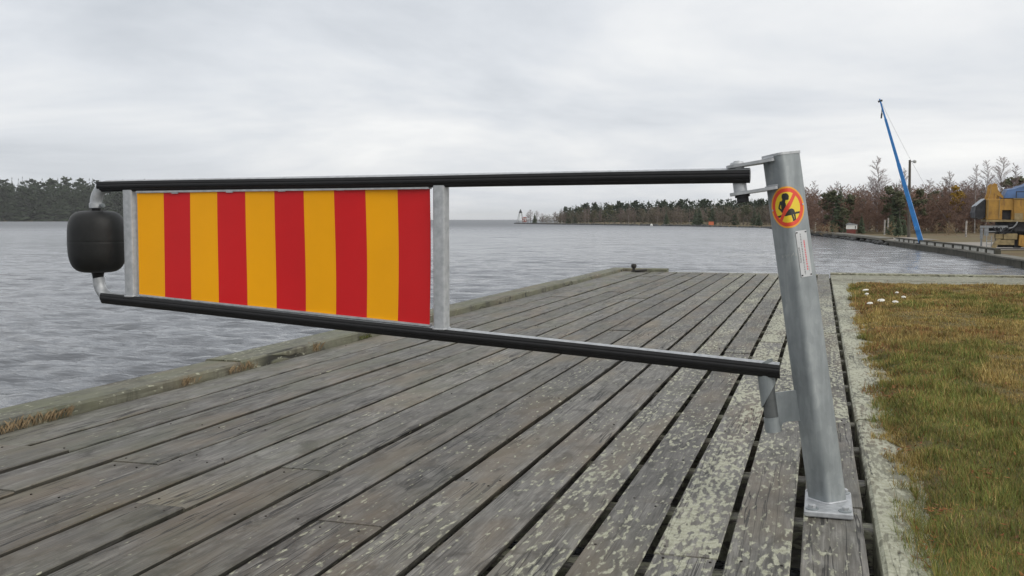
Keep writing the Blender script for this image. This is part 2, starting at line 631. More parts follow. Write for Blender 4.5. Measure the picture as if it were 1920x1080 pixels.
def raw_mesh(name, v, f, mat, cols=None, smooth=False):
    """numpy arrays -> one mesh object (all faces with the same number of corners)"""
    me = bpy.data.meshes.new(name)
    v = np.asarray(v, np.float32)
    f = np.asarray(f, np.int32)
    me.vertices.add(len(v))
    me.vertices.foreach_set('co', v.ravel())
    k = f.shape[1]
    me.loops.add(f.size)
    me.loops.foreach_set('vertex_index', f.ravel())
    me.polygons.add(len(f))
    me.polygons.foreach_set('loop_start', np.arange(0, f.size, k, dtype=np.int32))
    me.polygons.foreach_set('loop_total', np.full(len(f), k, np.int32))
    if smooth:
        me.polygons.foreach_set('use_smooth', np.ones(len(f), bool))
    me.update(calc_edges=True)
    if cols is not None:
        at = me.color_attributes.new('Col', 'FLOAT_COLOR', 'POINT')
        at.data.foreach_set('color', np.c_[cols, np.ones(len(cols))].astype(np.float32).ravel())
    me.materials.append(MAT[mat])
    o = bpy.data.objects.new(name, me)
    COL.objects.link(o)
    return o


def vnoise(x, y, seed=0):
    """smooth value noise for numpy arrays"""
    xi, yi = np.floor(x).astype(np.int64), np.floor(y).astype(np.int64)
    fx, fy = x - xi, y - yi
    fx, fy = fx * fx * (3 - 2 * fx), fy * fy * (3 - 2 * fy)

    def h(a, b):
        n = (a * 374761393 + b * 668265263 + seed * 974634777) & 0x7fffffff
        n = ((n ^ (n >> 13)) * 1274126177) & 0x7fffffff
        return ((n ^ (n >> 16)) & 0xffff) / 65535.0
    return (h(xi, yi) * (1 - fx) + h(xi + 1, yi) * fx) * (1 - fy) + (h(xi, yi + 1) * (1 - fx) + h(xi + 1, yi + 1) * fx) * fy


def fbm(x, y, seed=0, o=4):
    s, a, t = 0, 0.5, 0
    for k in range(o):
        s = s + a * vnoise(x * 2 ** k, y * 2 ** k, seed + k)
        t += a
        a *= 0.5
    return s / t


def polar(bearing, dist, z=0.0):
    """a place given by its compass bearing from the viewpoint (degrees clockwise from the dock's direction) and distance"""
    return Vector((sin(radians(bearing)) * dist, cos(radians(bearing)) * dist, z))


WATER_Z = -1.10

# ------------------------------------------------------------------ the lake


def build_water():
    # rings widening with distance: real waves near, the material's ripples beyond
    na, nr = 470, 830
    ang = np.radians(np.linspace(-66, 26, na))
    r = 3.2 * (400 / 3.2) ** (np.linspace(0, 1, nr))
    R, A = np.meshgrid(r, ang, indexing='ij')
    X, Y = R * np.sin(A), R * np.cos(A)
    Z = np.zeros_like(X)
    rng = np.random.default_rng(3)
    step = r * (np.log(400 / 3.2) / nr)
    for lam0, amp in ((5.2, 0.007), (3.0, 0.009), (1.9, 0.0125), (1.2, 0.0155), (0.75, 0.0140), (0.48, 0.0100)):
        for k in range(7):
            lam = lam0 * rng.uniform(0.8, 1.25)
            th = radians(-78) + rng.normal(0, 0.42)
            kx, ky = 2 * pi / lam * cos(th), 2 * pi / lam * sin(th)
            fade = np.clip(lam / (2.4 * step) - 1.0, 0, 1)[:, None]
            ph = kx * X + ky * Y + rng.uniform(0, 6.28) + 1.5 * vnoise(X * 0.13 + k, Y * 0.13, 50 + k)
            s = np.sin(ph)
            Z += fade * amp / 2.2 * (s + 0.25 * np.cos(2 * ph))
    Z *= 0.55 + 0.9 * vnoise(X * 0.09, Y * 0.16, 9)
    v = np.c_[X.ravel(), Y.ravel(), Z.ravel() + WATER_Z]
    i, j = np.meshgrid(np.arange(nr - 1), np.arange(na - 1), indexing='ij')
    a = (i * na + j).ravel()
    f = np.c_[a, a + 1, a + na + 1, a + na]
    # flat sheet beyond, out to the horizon
    n0 = len(v)
    na2 = 60
    ang2 = np.radians(np.linspace(-66, 26, na2))
    rr = np.array([398.0, 700, 1500, 4000, 12000])
    R2, A2 = np.meshgrid(rr, ang2, indexing='ij')
    v2 = np.c_[(R2 * np.sin(A2)).ravel(), (R2 * np.cos(A2)).ravel(), np.full(R2.size, WATER_Z - 0.004)]
    i, j = np.meshgrid(np.arange(len(rr) - 1), np.arange(na2 - 1), indexing='ij')
    a = (i * na2 + j).ravel() + n0
    f2 = np.c_[a, a + 1, a + na2 + 1, a + na2]
    o = raw_mesh('water', np.r_[v, v2], np.r_[f, f2][:, ::-1], 'lake_water', smooth=True)
    o['kind'] = 'structure'
    # calm sheet under and beside the dock, outside the rings
    sh = MB()
    sh.add([(-60, -60, WATER_Z - .12), (40, -60, WATER_Z - .12), (40, 30, WATER_Z - .12), (-60, 30, WATER_Z - .12)], [(0, 1, 2, 3)])
    sh.build('water', 'lake_water')['kind'] = 'structure'
    lb = MB()
    lb.add([(-400, -200, -2.9), (400, -200, -2.9), (400, 500, -2.9), (-400, 500, -2.9)], [(0, 1, 2, 3)])
    lo = lb.build('lake_bed', 'wet_stone')
    lo['kind'] = 'structure'


build_water()

# ------------------------------------------------------------------ the dock
DOCK = thing('dock', (-1.7, 9.0, 0.0), 'weathered grey plank dock with raised edge beams beside the lawn', 'dock')
T = 0.042
GAPS = [0.171, -0.048, -0.259, -0.472, -0.686, -0.892, -1.112, -1.338, -1.60, -1.835, -2.086, -2.32, -2.57, -2.815, -3.083, -3.353, -3.640]
GW = [0.030, 0.029, 0.028, 0.028, 0.028, 0.027, 0.028, 0.026, 0.025, 0.026, 0.025, 0.022, 0.026, 0.019, 0.046, 0.011, 0.014]
LICH = [0.48, 0.56, 0.54, 0.46, 0.58, 0.34, 0.46, 0.38, 0.28, 0.20, 0.18, 0.04, 0.06, 0.02, 0.02, 0.05]
DOCK_END = 19.35
nails = MB()


def timber(x0, x1, y0, y1, z0, z1, mat, name, colour, yaw=0.0, tilt=0.0, bev=0.005, along='y', under=0.0):
    """one board or beam, its own object; local Y runs along it"""
    mb = MB()
    cx, cy = (x0 + x1) / 2, (y0 + y1) / 2
    w, l = (x1 - x0, y1 - y0) if along == 'y' else (y1 - y0, x1 - x0)
    # slightly uneven long edges
    b = bev
    k = max(2, min(7, int(l / 1.1)))
    vs, fs = [], []
    for i in range(k + 1):
        y = -l / 2 + l * i / k
        e0, e1 = random.uniform(-0.0028, 0.0028), random.uniform(-0.0028, 0.0028)
        dz = random.uniform(-0.0018, 0.0018)
        L, Rr = -w / 2 + e0, w / 2 + e1
        vs += [(L + under, y, z0), (L, y, z1 - b + dz), (L + b, y, z1 + dz), (Rr - b, y, z1 + dz), (Rr, y, z1 - b + dz), (Rr - under, y, z0)]
    for i in range(k):
        for j in range(6):
            j2 = (j + 1) % 6
            fs.append((i * 6 + j, i * 6 + j2, i * 6 + 6 + j2, i * 6 + 6 + j))
    fs.append((5, 4, 3, 2, 1, 0))
    fs.append(tuple(k * 6 + j for j in range(6)))
    mb.add(vs, fs)
    o = mb.build(name, mat)
    o.parent = DOCK
    o.location = Vector((cx, cy, 0)) - Vector(DOCK['_base'])
    o.rotation_euler = (0, tilt, yaw + (0 if along == 'y' else -pi / 2))
    o.color = (*colour, 1)
    return o


JOISTS = [3.60 + 0.612 * k for k in range(-7, 26)]
joint_rows = {3: [3.52], 12: [3.50], 1: [5.72, 10.2], 0: [3.66, 5.2, 9.3], 5: [7.3], 8: [9.0, 14.0]}
for r in range(16):
    xl, xr = GAPS[r + 1] + GW[r + 1] / 2, GAPS[r] - GW[r] / 2
    js = list(joint_rows.get(r, []))
    y = -1.3 + random.uniform(-1.5, 0)
    cuts = [-1.6]
    if js:
        cuts += js
    while cuts[-1] < DOCK_END:
        nxt = cuts[-1] + random.choice([4.2, 4.9, 5.4, 4.6])
        if not js:
            nxt = min(JOISTS, key=lambda q: abs(q - nxt)) if nxt < DOCK_END - 1.5 else nxt
        cuts.append(nxt)
    cuts = sorted(cuts)
    cuts[-1] = DOCK_END + random.uniform(-0.03, 0.02)
    cuts = [c for c in cuts[:-1] if c < cuts[-1] - 1.2] + [cuts[-1]]
    for a, b in zip(cuts[:-1], cuts[1:]):
        far = max(0.0, (a - 8) / 10)
        li = LICH[r] + random.uniform(-0.10, 0.12) + far * 0.16
        if r in (0, 1, 2) and 5.0 < (a + b) / 2 < 14:
            li += 0.30
        gr_ = min(1.0, max(0.0, 0.12 + 0.05 * max(0, r - 5) + far * 0.5 + random.uniform(-0.08, 0.12)))
        br = 0.46 + random.uniform(-0.20, 0.20)
        dz = random.uniform(-0.004, 0.003)
        e = 0.0016
        timber(xl + random.uniform(-.002, .002), xr + random.uniform(-.002, .002), a + e, b - e, -T + dz, dz, 'deck_wood', 'plank',
               (max(0, li), gr_, br), yaw=random.uniform(-0.0006, 0.0006), tilt=random.uniform(-0.008, 0.008), bev=0.004, under=0.022)  # sides undercut to keep sky light off them, darkening the gaps by shape
        # nail heads at both ends and over some joists
        for jy in [a + 0.05, b - 0.05] + [q for q in JOISTS if a + 0.2 < q < b - 0.2 and random.random() < 0.25]:
            if jy > 11:
                continue
            for fx in (0.2, 0.8):
                if random.random() < 0.6:
                    nx, ny = xl + (xr - xl) * fx + random.uniform(-.02, .02), jy + random.uniform(-.02, .02)
                    nails.lathe([(0.0042, dz - 0.004), (0.0044, dz + 0.0018), (0.0034, dz + 0.0026)], (nx, ny, 0), n=7)
no = nails.build('nail_heads', 'nail_rust', DOCK)
no['kind'] = 'stuff'
for q in JOISTS:
    timber(-3.70, 0.30, q - 0.045, q + 0.045, -T - 0.155, -T - 0.0045, 'deck_wood', 'joist', (0.8, 0.2, 1.0), along='x')
# edge timbers against the lawn, covered in lichen
kc = [-1.6, 1.15, 4.1, 5.3, 7.05, 9.4, 11.8, 14.1, 16.25]
for a, b in zip(kc[:-1], kc[1:]):
    timber(0.189, 0.46, a + 0.004, b - 0.004, -0.17, random.uniform(0.000, 0.007), 'beam_wood', 'edge_beam', (0.86 + random.uniform(-.12, .1), 0.2, 0.75 + random.uniform(-.1, .15)),
           yaw=random.uniform(-.001, .001), bev=0.012)
# raised beam along the lake side
bc = [-1.6, 2.6, 5.86, 9.7, 15.2, DOCK_END + 0.33]
for i, (a, b) in enumerate(zip(bc[:-1], bc[1:])):
    dx = (0.0, 0.01, -0.012, 0.0, 0.035)[i]
    timber(-3.925 + dx, -3.655 + dx * 0.3, a + 0.005, b - 0.005, -0.20, 0.062 + random.uniform(-.006, .006), 'beam_wood', 'edge_beam', (0.36 + random.uniform(-.06, .1), 0.75, 0.36), bev=0.014)
# raised stub of end beam at the far corner
timber(-3.66, -2.80, DOCK_END + 0.06, DOCK_END + 0.32, -0.20, 0.055, 'beam_wood', 'edge_beam', (0.35, 0.8, 0.45), along='x', bev=0.015)
timber(-2.79, 0.17, DOCK_END + 0.03, DOCK_END + 0.26, -0.25, -0.012, 'beam_wood', 'edge_beam', (0.65, 0.5, 0.7), along='x', bev=0.012)
# cross boards beyond the lawn
yb = [16.28, 16.92, 17.5, 18.1, 18.66, 19.25]
for a, b in zip(yb[:-1], yb[1:]):
    for x0, x1 in ((0.189, 4.0), (4.01, 9.5)):
        timber(x0, x1, a + 0.006, b - 0.006, -T, random.uniform(-.004, .006), 'beam_wood', 'plank', (0.62 + random.uniform(-.2, .2), 0.35, 0.7 + random.uniform(-.12, .12)), along='x', bev=0.006)
timber(0.19, 9.5, 19.26, 19.52, -0.22, 0.03, 'beam_wood', 'edge_beam', (0.7, 0.4, 0.8), along='x', bev=0.012)
# fascia and piles below the lake side and the end
mb = MB()
mb.box((-3.90, -1.6, -0.92), (-3.84, DOCK_END + 0.30, -0.205))
mb.box((-3.839, DOCK_END + 0.155, -0.92), (9.5, DOCK_END + 0.195, -0.26))
mb.box((0.30, -1.6, -1.2), (0.36, 16.2, -0.215))
mb.build('fascia', 'dark_timber', DOCK)  # unseen; added for side views and to keep the space below dark
for y in np.arange(0.5, 19.6, 3.1):
    mb = MB()
    mb.tube([(-3.72, y, -2.9), (-3.72, y, -0.21)], 0.12, 10)
    mb.build('pile', 'dark_timber', DOCK, smooth=True)

# ------------------------------------------------------------------ the lawn


def lawn_edge(y):
    """ragged edge where the turf creeps over the timber"""
    return 0.325 + 0.0125 * (y - 3) + 0.065 * (fbm(y * 1.6, y * 0 + 3.1, 4, 4) - 0.5) * 2 + 0.05 * (vnoise(y * 6, y * 0, 8) - 0.5) + 0.025 * (vnoise(y * 17, y * 0, 12) - 0.5)


def lawn_z(x, y):
    t = np.clip((x - lawn_edge(y)) / 0.12, 0, 1)
    return -0.01 + 0.045 * t * (0.5 + fbm(x * 1.1, y * 1.1, 2)) + 0.05 * t * (fbm(x * 0.4, y * 0.4, 6) - 0.5)


def build_lawn():
    ny, nx = 150, 70
    ys = np.linspace(-2, 16.55, ny)
    t = np.linspace(0, 1, nx) ** 2.2
    Yg, Tg = np.meshgrid(ys, t, indexing='ij')
    X0 = lawn_edge(ys)[:, None]
    Xg = X0 + 0.02 + Tg * (9.5 - X0)
    Zg = lawn_z(Xg, Yg)
    v = np.c_[Xg.ravel(), Yg.ravel(), Zg.ravel()]
    i, j = np.meshgrid(np.arange(ny - 1), np.arange(nx - 1), indexing='ij')
    a = (i * nx + j).ravel()
    f = np.c_[a, a + 1, a + nx + 1, a + nx]
    o = raw_mesh('lawn', v, f, 'lawn_soil', smooth=True)
    o['kind'] = 'structure'

    # blades
    N = 600000
    y = 1.9 + (16.5 - 1.9) * RNG.random(N) ** 1.75
    wmax = 0.148 * y + 0.12 + 0.7
    xx = RNG.random(N)
    x = lawn_edge(y) + 0.005 + xx * wmax
    over = RNG.random(N) < 0.03
    x = np.where(over, lawn_edge(y) - 0.07 * RNG.random(N) ** 2 * (vnoise(y * 9, y * 0, 15) > 0.45), x)
    z0 = np.maximum(lawn_z(x, y) - 0.004, -0.002)
    dist = np.sqrt(x * x + y * y + 1)
    green = fbm(x * 1.5 + 3, y * 0.9, 21, 4)
    red = fbm(x * 2.3, y * 1.5 + 9, 33, 4)
    tuft = fbm(x * 5, y * 5, 41, 3)
    far = np.clip((y - 6) / 7, 0, 1)
    g = np.clip((green - 0.50 - 0.10 * far) * 9 + 0.5, 0, 1)
    rr = np.clip((red - 0.585 + 0.02 * far) * 8 + 0.1, 0, 1)
    pick = RNG.random(N)
    c_green = np.array([0.088, 0.120, 0.026])
    c_green2 = np.array([0.130, 0.135, 0.028])
    c_straw = np.array([0.270, 0.205, 0.075])
    c_ochre = np.array([0.215, 0.150, 0.042])
    c_brown = np.array([0.150, 0.090, 0.035])
    c_rust = np.array([0.200, 0.085, 0.034])
    base = np.where((pick < 0.10 + 0.72 * g)[:, None], np.where((RNG.random(N) < 0.5)[:, None], c_green, c_green2),
                    np.where((RNG.random(N) < 0.38)[:, None], c_straw, c_ochre))
    base = np.where((RNG.random(N) < 0.10 + 0.45 * rr)[:, None], np.where((RNG.random(N) < 0.5)[:, None], c_brown, c_rust), base)
    clump = fbm(x * 7 + 2, y * 4.5, 61, 3)
    base = base * (1.42 * (0.60 + 0.80 * RNG.random(N)) * (0.55 + 0.9 * clump))[:, None]
    grey = base.mean(1, keepdims=True)
    base = np.clip(base * 0.86 + grey * np.array([0.17, 0.15, 0.08]), 0, 1)
    L = (0.012 + 0.064 * np.clip(tuft * 2.2 - 0.72, 0.04, 1) * RNG.random(N) + 0.010 * g) * np.where(RNG.random(N) < 0.012, 2.1, 1.0)
    L = np.where(over, L * 1.3, L)
    wdt = (0.0007 + 0.0008 * RNG.random(N)) * np.clip(dist / 3.6, 0.9, 3.8)
    az = RNG.random(N) * 2 * pi
    lean = 0.25 + 1.10 * RNG.random(N)
    dx, dy = np.cos(az), np.sin(az)
    px, py = -dy, dx
    def P(fr, ll, side):
        hx = L * fr * np.sin(lean * ll)
        hz = L * fr * np.cos(lean * ll)
        return np.c_[x + dx * hx + px * side, y + dy * hx + py * side, z0 + hz]
    p0, p1 = P(0, 1, -wdt), P(0, 1, wdt)
    p4 = P(1.0, 1.0, 0)
    v = np.stack([p0, p1, p4], 1).reshape(-1, 3)
    k = np.arange(N) * 3
    f = np.c_[k, k + 1, k + 2]
    cols = np.repeat(base, 3, 0)
    o = raw_mesh('grass', v, f, 'grass_blades', cols)
    tag(o, 'short autumn lawn of ochre, green and rust grass beside the dock', 'grass', kind='stuff')


build_lawn()
# fallen leaves and rust-red sprigs in the turf
lv, lf, lc = [], [], []
rl = random.Random(17)
for k in range(620):
    if k < 420:
        y = 2.2 + 13 * rl.random() ** 1.9
        x = float(lawn_edge(np.array([y]))[0]) + 0.02 + rl.random() * (0.148 * y + 0.3)
    else:
        cy, cx = rl.choice([(3.15, .33), (3.3, .35), (3.55, .40), (4.1, .62), (4.6, .36), (5.9, .37), (6.1, .40), (6.3, .62), (3.3, .62)])
        y, x = cy + rl.gauss(0, .05), cx + rl.gauss(0, .035)
    s = rl.uniform(.004, .011)
    a = rl.uniform(0, 6.28)
    z = float(lawn_z(np.array([x]), np.array([y]))[0]) + rl.uniform(.008, .03)
    n0 = len(lv)
    tl = rl.uniform(-.6, .6)
    for u, w in ((-1.4, 0), (0, .55), (1.5, 0), (0, -.55)):
        lv.append((x + s * (u * cos(a) - w * sin(a)), y + s * (u * sin(a) + w * cos(a)), z + s * u * tl + (s * .25 if w == 0 else 0)))
        lc.append(rl.choice([(.20, .06, .025), (.25, .10, .03), (.12, .045, .025), (.30, .16, .05)]) if w >= 0 else lc[-1])
    lf += [(n0, n0 + 1, n0 + 2), (n0, n0 + 2, n0 + 3)]
tag(raw_mesh('fallen_leaves', lv, lf, 'grass_blades', lc), 'rust-brown fallen leaves scattered in the lawn', 'leaves', kind='stuff')

# small dry tufts growing from the lake-side beam joint
tufts = [(-3.66, 3.98, 0.0, 0.26, 0.065, 300, 'dry_straw', 'straw coloured grass tuft nearest the left edge of the dock'),
         (-3.66, 5.25, 0.0, 0.09, 0.06, 70, 'dry_straw', 'thin straw tuft against the lake-side beam, second from the left'),
         (-3.66, 5.85, 0.0, 0.16, 0.065, 150, 'dry_straw', 'straw tuft at the joint of the lake-side beam'),
         (-3.66, 6.90, 0.0, 0.05, 0.08, 30, 'dry_straw', 'tiny straw tuft on the beam just below the lower rail'),
         (-3.66, 7.75, 0.0, 0.11, 0.04, 140, 'moss', 'mossy green tuft along the lake-side beam behind the lower rail')]
for x, y, z, ln, ht, n, m, lab in tufts:
    mb = MB()
    for k in range(n):
        bx, by = x + random.uniform(-0.02, 0.03), y + random.uniform(-ln, ln)
        a = random.uniform(0, 2 * pi)
        h = ht * random.uniform(0.3, 1.0)
        lx, ly = cos(a) * h * random.uniform(.1, .9), sin(a) * h * random.uniform(.1, .9)
        w = 0.0009
        mb.add([(bx - w * sin(a), by + w * cos(a), z), (bx + w * sin(a), by - w * cos(a), z), (bx + lx * .4, by + ly * .4, z + h * .7), (bx + lx, by + ly, z + h)],
               [(0, 1, 2), (0, 2, 3)])
    tag(mb.build('grass_tuft', m, loc=(x, y, z)), lab, 'grass tuft')

# white mushrooms in the grass near the far end of the lawn
shrooms = [(0.60, 14.35, .042, 'white mushroom in the grass farthest from the camera, close to the timber edge'),
           (0.585, 13.6, .026, 'tiny white mushroom just below the farthest one by the timber edge'),
           (0.965, 13.95, .024, 'small white mushroom, upper one of the pair away from the timber edge'),
           (0.985, 13.2, .028, 'small white mushroom, lower one of the pair away from the timber edge'),
           (0.70, 12.6, .044, 'widest flat white mushroom in the middle of the group'),
           (0.84, 12.4, .036, 'white mushroom with a stalk right of the widest one'),
           (0.555, 12.1, .034, 'tilted white mushroom nearest the camera, close to the timber edge')]
for i, (x, y, r, lab) in enumerate(shrooms):
    t_ = thing('mushroom', (x, y, 0.02), lab, 'mushroom', 'white mushrooms in the lawn')
    ax = (random.uniform(-.25, .25), random.uniform(-.25, .1), 1)
    mb = MB()
    mb.lathe([(r * .95, .030), (r, .034), (r * .85, .042), (r * .45, .048), (0.004, .050)], (x, y, 0.02), ax, 14)
    mb.build('cap', 'mushroom', t_, smooth=True)
    mb = MB()
    mb.tube([(x, y, 0.0), (x + ax[0] * .04, y + ax[1] * .04, .046)], [r * .22, r * .18], 8)
    mb.build('stalk', 'mushroom', t_, smooth=True)

# ------------------------------------------------------------------ the post
PB = Vector((0.045, 3.667, 0.0))
LEAN = 0.1484
POST = thing('barrier_post', PB, 'galvanised square steel post leaning left, bolted to the dock', 'post')
PZ = Vector((-LEAN, 0.0, 1.0)).normalized()
PX = Vector((0, 1, 0)).cross(PZ).normalized()
PY = PZ.cross(PX).normalized()
PXF = Matrix((PX, PY, PZ)).transposed().to_4x4()
PXF.translation = PB
PLEN = 1.2266 * sqrt(1 + LEAN * LEAN)
A2, RC = 0.050, 0.019     # half side, corner radius


def post_outline(n=6, grow=0.0):
    """rounded square turned so that a corner faces the camera"""
    pts = []
    a = A2 + grow
    for q in range(4):
        ca = pi / 4 + q * pi / 2
        cx, cy = (a - RC) * (1 if cos(ca) > 0 else -1), (a - RC) * (1 if sin(ca) > 0 else -1)
        for k in range(n + 1):
            t = q * pi / 2 + k * pi / 2 / n
            pts.append((cx + RC * cos(t), cy + RC * sin(t)))
    c = cos(pi / 4)
    return [((x - y) * c, (x + y) * c) for x, y in pts]


def post_point(u, v, off=0.0):
    """u metres round from the front corner (to the right), v metres up the post"""
    s = 1 if u >= 0 else -1
    half = RC * pi / 4
    d = (A2 - RC) * sqrt(2)
    if abs(u) <= half:
        t = u / RC
        x, y = (RC + off) * sin(t), -d - (RC + off) * cos(t)
    else:
        t = s * pi / 4
        w = abs(u) - half
        x = (RC + off) * sin(t) + s * w * cos(pi / 4)
        y = -d - (RC + off) * cos(t) + w * sin(pi / 4)
    return PXF @ Vector((x, y, v))


ol = post_outline()
mb = MB()
for z0, z1 in ((-0.006, PLEN - 0.006),):
    n = len(ol)
    vs = []
    for k in range(9):
        z = z0 + (z1 - z0) * k / 8
        vs += [PXF @ Vector((x, y, z)) for x, y in ol]
    fs = [tuple(range(n - 1, -1, -1)), tuple(8 * n + i for i in range(n))]
    for k in range(8):
        for i in range(n):
            j = (i + 1) % n
            fs.append((k * n + i, k * n + j, k * n + n + j, k * n + n + i))
    mb.add(vs, fs)
mb.build('tube', 'galvanised_steel', POST, smooth=True)
# cap plate
mb = MB()
oc_ = post_outline(6, 0.002)
mb.prism(oc_, PLEN - 0.006, PLEN + 0.002, lambda u, v, d: PXF @ Vector((u, v, d)))
mb.build('cap_plate', 'galvanised_plate', POST, smooth=True)
# hinge arms, welded round the left corner
HX = -0.152    # hinge pin, in post coordinates
for name, zz in (('hinge_arm', PLEN - 0.022), ('hinge_arm', PLEN - 0.119)):
    mb = MB()
    poly = [(-0.022, -0.052), (-0.030, -0.056), (HX - 0.012, -0.034), (HX - 0.030, -0.028), (HX - 0.037, -0.015), (HX - 0.037, 0.015), (HX - 0.030, 0.028), (HX - 0.012, 0.034),
            (-0.030, 0.056), (-0.022, 0.052)]
    mb.prism(poly, zz, zz + 0.0105, lambda u, v, d: PXF @ Vector((u, v, d)))
    mb.build(name, 'galvanised_plate', POST)
    # weld bead
    wb = MB()
    wb.tube([PXF @ Vector((x, y - 0.003, zz + 0.012)) for x, y in ((-0.066, -0.004), (-0.052, -0.020), (-0.036, -0.036), (-0.022, -0.049))], [0.003, 0.005, 0.0055, 0.004], 7)
    wb.build('weld', 'galvanised_plate', POST, smooth=True)
# hinge bolt with head and nut
mb = MB()
mb.tube([PXF @ Vector((HX, 0, PLEN - 0.146)), PXF @ Vector((HX, 0, PLEN + 0.001))], 0.011, 12)
mb.build('hinge_bolt', 'galvanised_plate', POST, smooth=True)
mb = MB()
mb.lathe([(0.024, PLEN - 0.0115), (0.024, PLEN - 0.006), (0.0215, PLEN - 0.003)], n=20, xf=PXF @ Matrix.Translation((HX, 0, 0)))
mb.build('bolt_head', 'galvanised_plate', POST, smooth=True)
mb = MB()
mb.lathe([(0.0195, PLEN - 0.146), (0.0205, PLEN - 0.142), (0.0205, PLEN - 0.128)], n=6, xf=PXF @ Matrix.Translation((HX + 0.004, 0, 0)))
mb.lathe([(0.026, PLEN - 0.1280), (0.026, PLEN - 0.1192)], n=20, xf=PXF @ Matrix.Translation((HX + 0.004, 0, 0)))
mb.build('nut', 'crane_dark', POST)
# base plate with bolts
mb = MB()
mb.box((-0.034, 3.498, 0.001), (0.124, 3.792, 0.021), bev=0.004)
mb.build('base_plate', 'galvanised_plate', POST)
for bx, by in ((-0.008, 3.527), (0.098, 3.527), (-0.008, 3.765), (0.098, 3.765)):
    mb = MB()
    mb.lathe([(0.0215, 0.0208), (0.0215, 0.0245), (0.020, 0.0255)], (bx, by, 0), n=20)
    mb.build('washer', 'galvanised_steel', POST, smooth=True)
    mb = MB()
    mb.lathe([(0.0125, 0.0252), (0.0125, 0.0365), (0.009, 0.039)], (bx, by, 0), (random.uniform(-.1, .1), -.06, 1), n=6)
    mb.build('bolt', 'galvanised_plate', POST)
# weld collar at the foot
mb = MB()
wpts = [PXF @ Vector((x * 1.02, y * 1.02, 0.022)) for x, y in post_outline(3)]
wpts = [Vector((p.x, p.y, 0.0225)) for p in wpts]
mb.tube(wpts + [wpts[0]], 0.0042, 6)
mb.build('weld', 'galvanised_plate', POST, smooth=True)
# lower bracket: plate from the post to a short pivot pin tube
BZ = 0.357
mb = MB()
pl = [(-0.150, BZ + 0.056), (-0.050, BZ + 0.060), (-0.050, BZ - 0.052), (-0.066, BZ - 0.048), (-0.100, BZ - 0.048), (-0.114, BZ - 0.052), (-0.122, BZ - 0.066), (-0.150, BZ - 0.066)]
mb.prism(pl, -0.016, -0.006, lambda u, v, d: PXF @ Vector((u, d, v)))
mb.build('bracket_plate', 'galvanised_steel', POST)
mb = MB()
mb.tube([PXF @ Vector((-0.150, -0.01, BZ - 0.080)), PXF @ Vector((-0.150, -0.01, BZ - 0.028))], 0.0285, 20)
mb.build('pivot_socket', 'galvanised_steel', POST, smooth=True)
mb = MB()
mb.tube([PXF @ Vector((-0.150, -0.01, BZ - 0.030)), PXF @ Vector((-0.150, -0.01, BZ + 0.140))], 0.0245, 20)
mb.build('pivot_pin', 'pin_steel', POST, smooth=True)

# round no-sitting sign wrapped over the front corner
SR, SV = 0.0712, PLEN * 0.0 + (1.050 - 0.0) / 1.0 * 1.003


def seg_d(p, a, b):
    px, py = p[0] - a[0], p[1] - a[1]
    dx, dy = b[0] - a[0], b[1] - a[1]
    t = max(0, min(1, (px * dx + py * dy) / (dx * dx + dy * dy)))
    return sqrt((px - t * dx) ** 2 + (py - t * dy) ** 2)


def inpoly(p, poly):
    x, y = p
    c = False
    j = len(poly) - 1
    for i in range(len(poly)):
        (xi, yi), (xj, yj) = poly[i], poly[j]
        if (yi > y) != (yj > y) and x < (xj - xi) * (y - yi) / (yj - yi) + xi:
            c = not c
        j = i
    return c


def to_uv(x, y):
    dx, dy = x - 553, y - 790
    return ((dx * .989 - dy * .148) / 222, -(dx * .148 + dy * .989) / 290)


PC = lambda pts: [to_uv(*p) for p in pts]
HEAD = to_uv(521, 643)
POLYS = [PC(p) for p in (
    [(488, 672), (556, 690), (560, 665), (540, 640), (500, 640)],
    [(492, 670), (530, 690), (528, 715), (490, 715)],
    [(466, 712), (490, 696), (522, 700), (535, 745), (542, 790), (520, 860), (488, 870), (478, 800), (472, 760)],
    [(500, 900), (530, 860), (575, 815), (600, 806), (632, 822), (644, 870), (600, 890), (520, 912)],
    [(618, 988), (682, 974), (668, 956), (640, 958), (616, 970)])]
SEGS = [(to_uv(*a), to_uv(*b), w) for a, b, w in (
    ((466, 722), (446, 800), .052), ((446, 800), (490, 845), .052), ((405, 932), (732, 852), .05),
    ((604, 880), (632, 970), .052), ((632, 850), (655, 962), .052))]
SLASH = (to_uv(640, 588), to_uv(458, 1022), .098)


def sign_colour(u, v):
    r = sqrt(u * u + v * v)
    if r > 1:
        return None
    if r > 0.925:
        return 0
    if r > 0.735 or seg_d((u, v), SLASH[0], SLASH[1]) < SLASH[2]:
        return 1
    if (u - HEAD[0]) ** 2 + (v - HEAD[1]) ** 2 < 0.0300:
        return 2
    for a, b, w in SEGS:
        if seg_d((u, v), a, b) < w:
            return 2
    for p in POLYS:
        if inpoly((u, v), p):
            return 2
    return 3


mb = MB()
NG = 120
idx = {}


def gp(i, j):
    if (i, j) not in idx:
        idx[(i, j)] = len(mb.v)
        mb.v.append(tuple(post_point((i / NG * 2 - 1) * SR, SV + (j / NG * 2 - 1) * SR, 0.0016)))
    return idx[(i, j)]


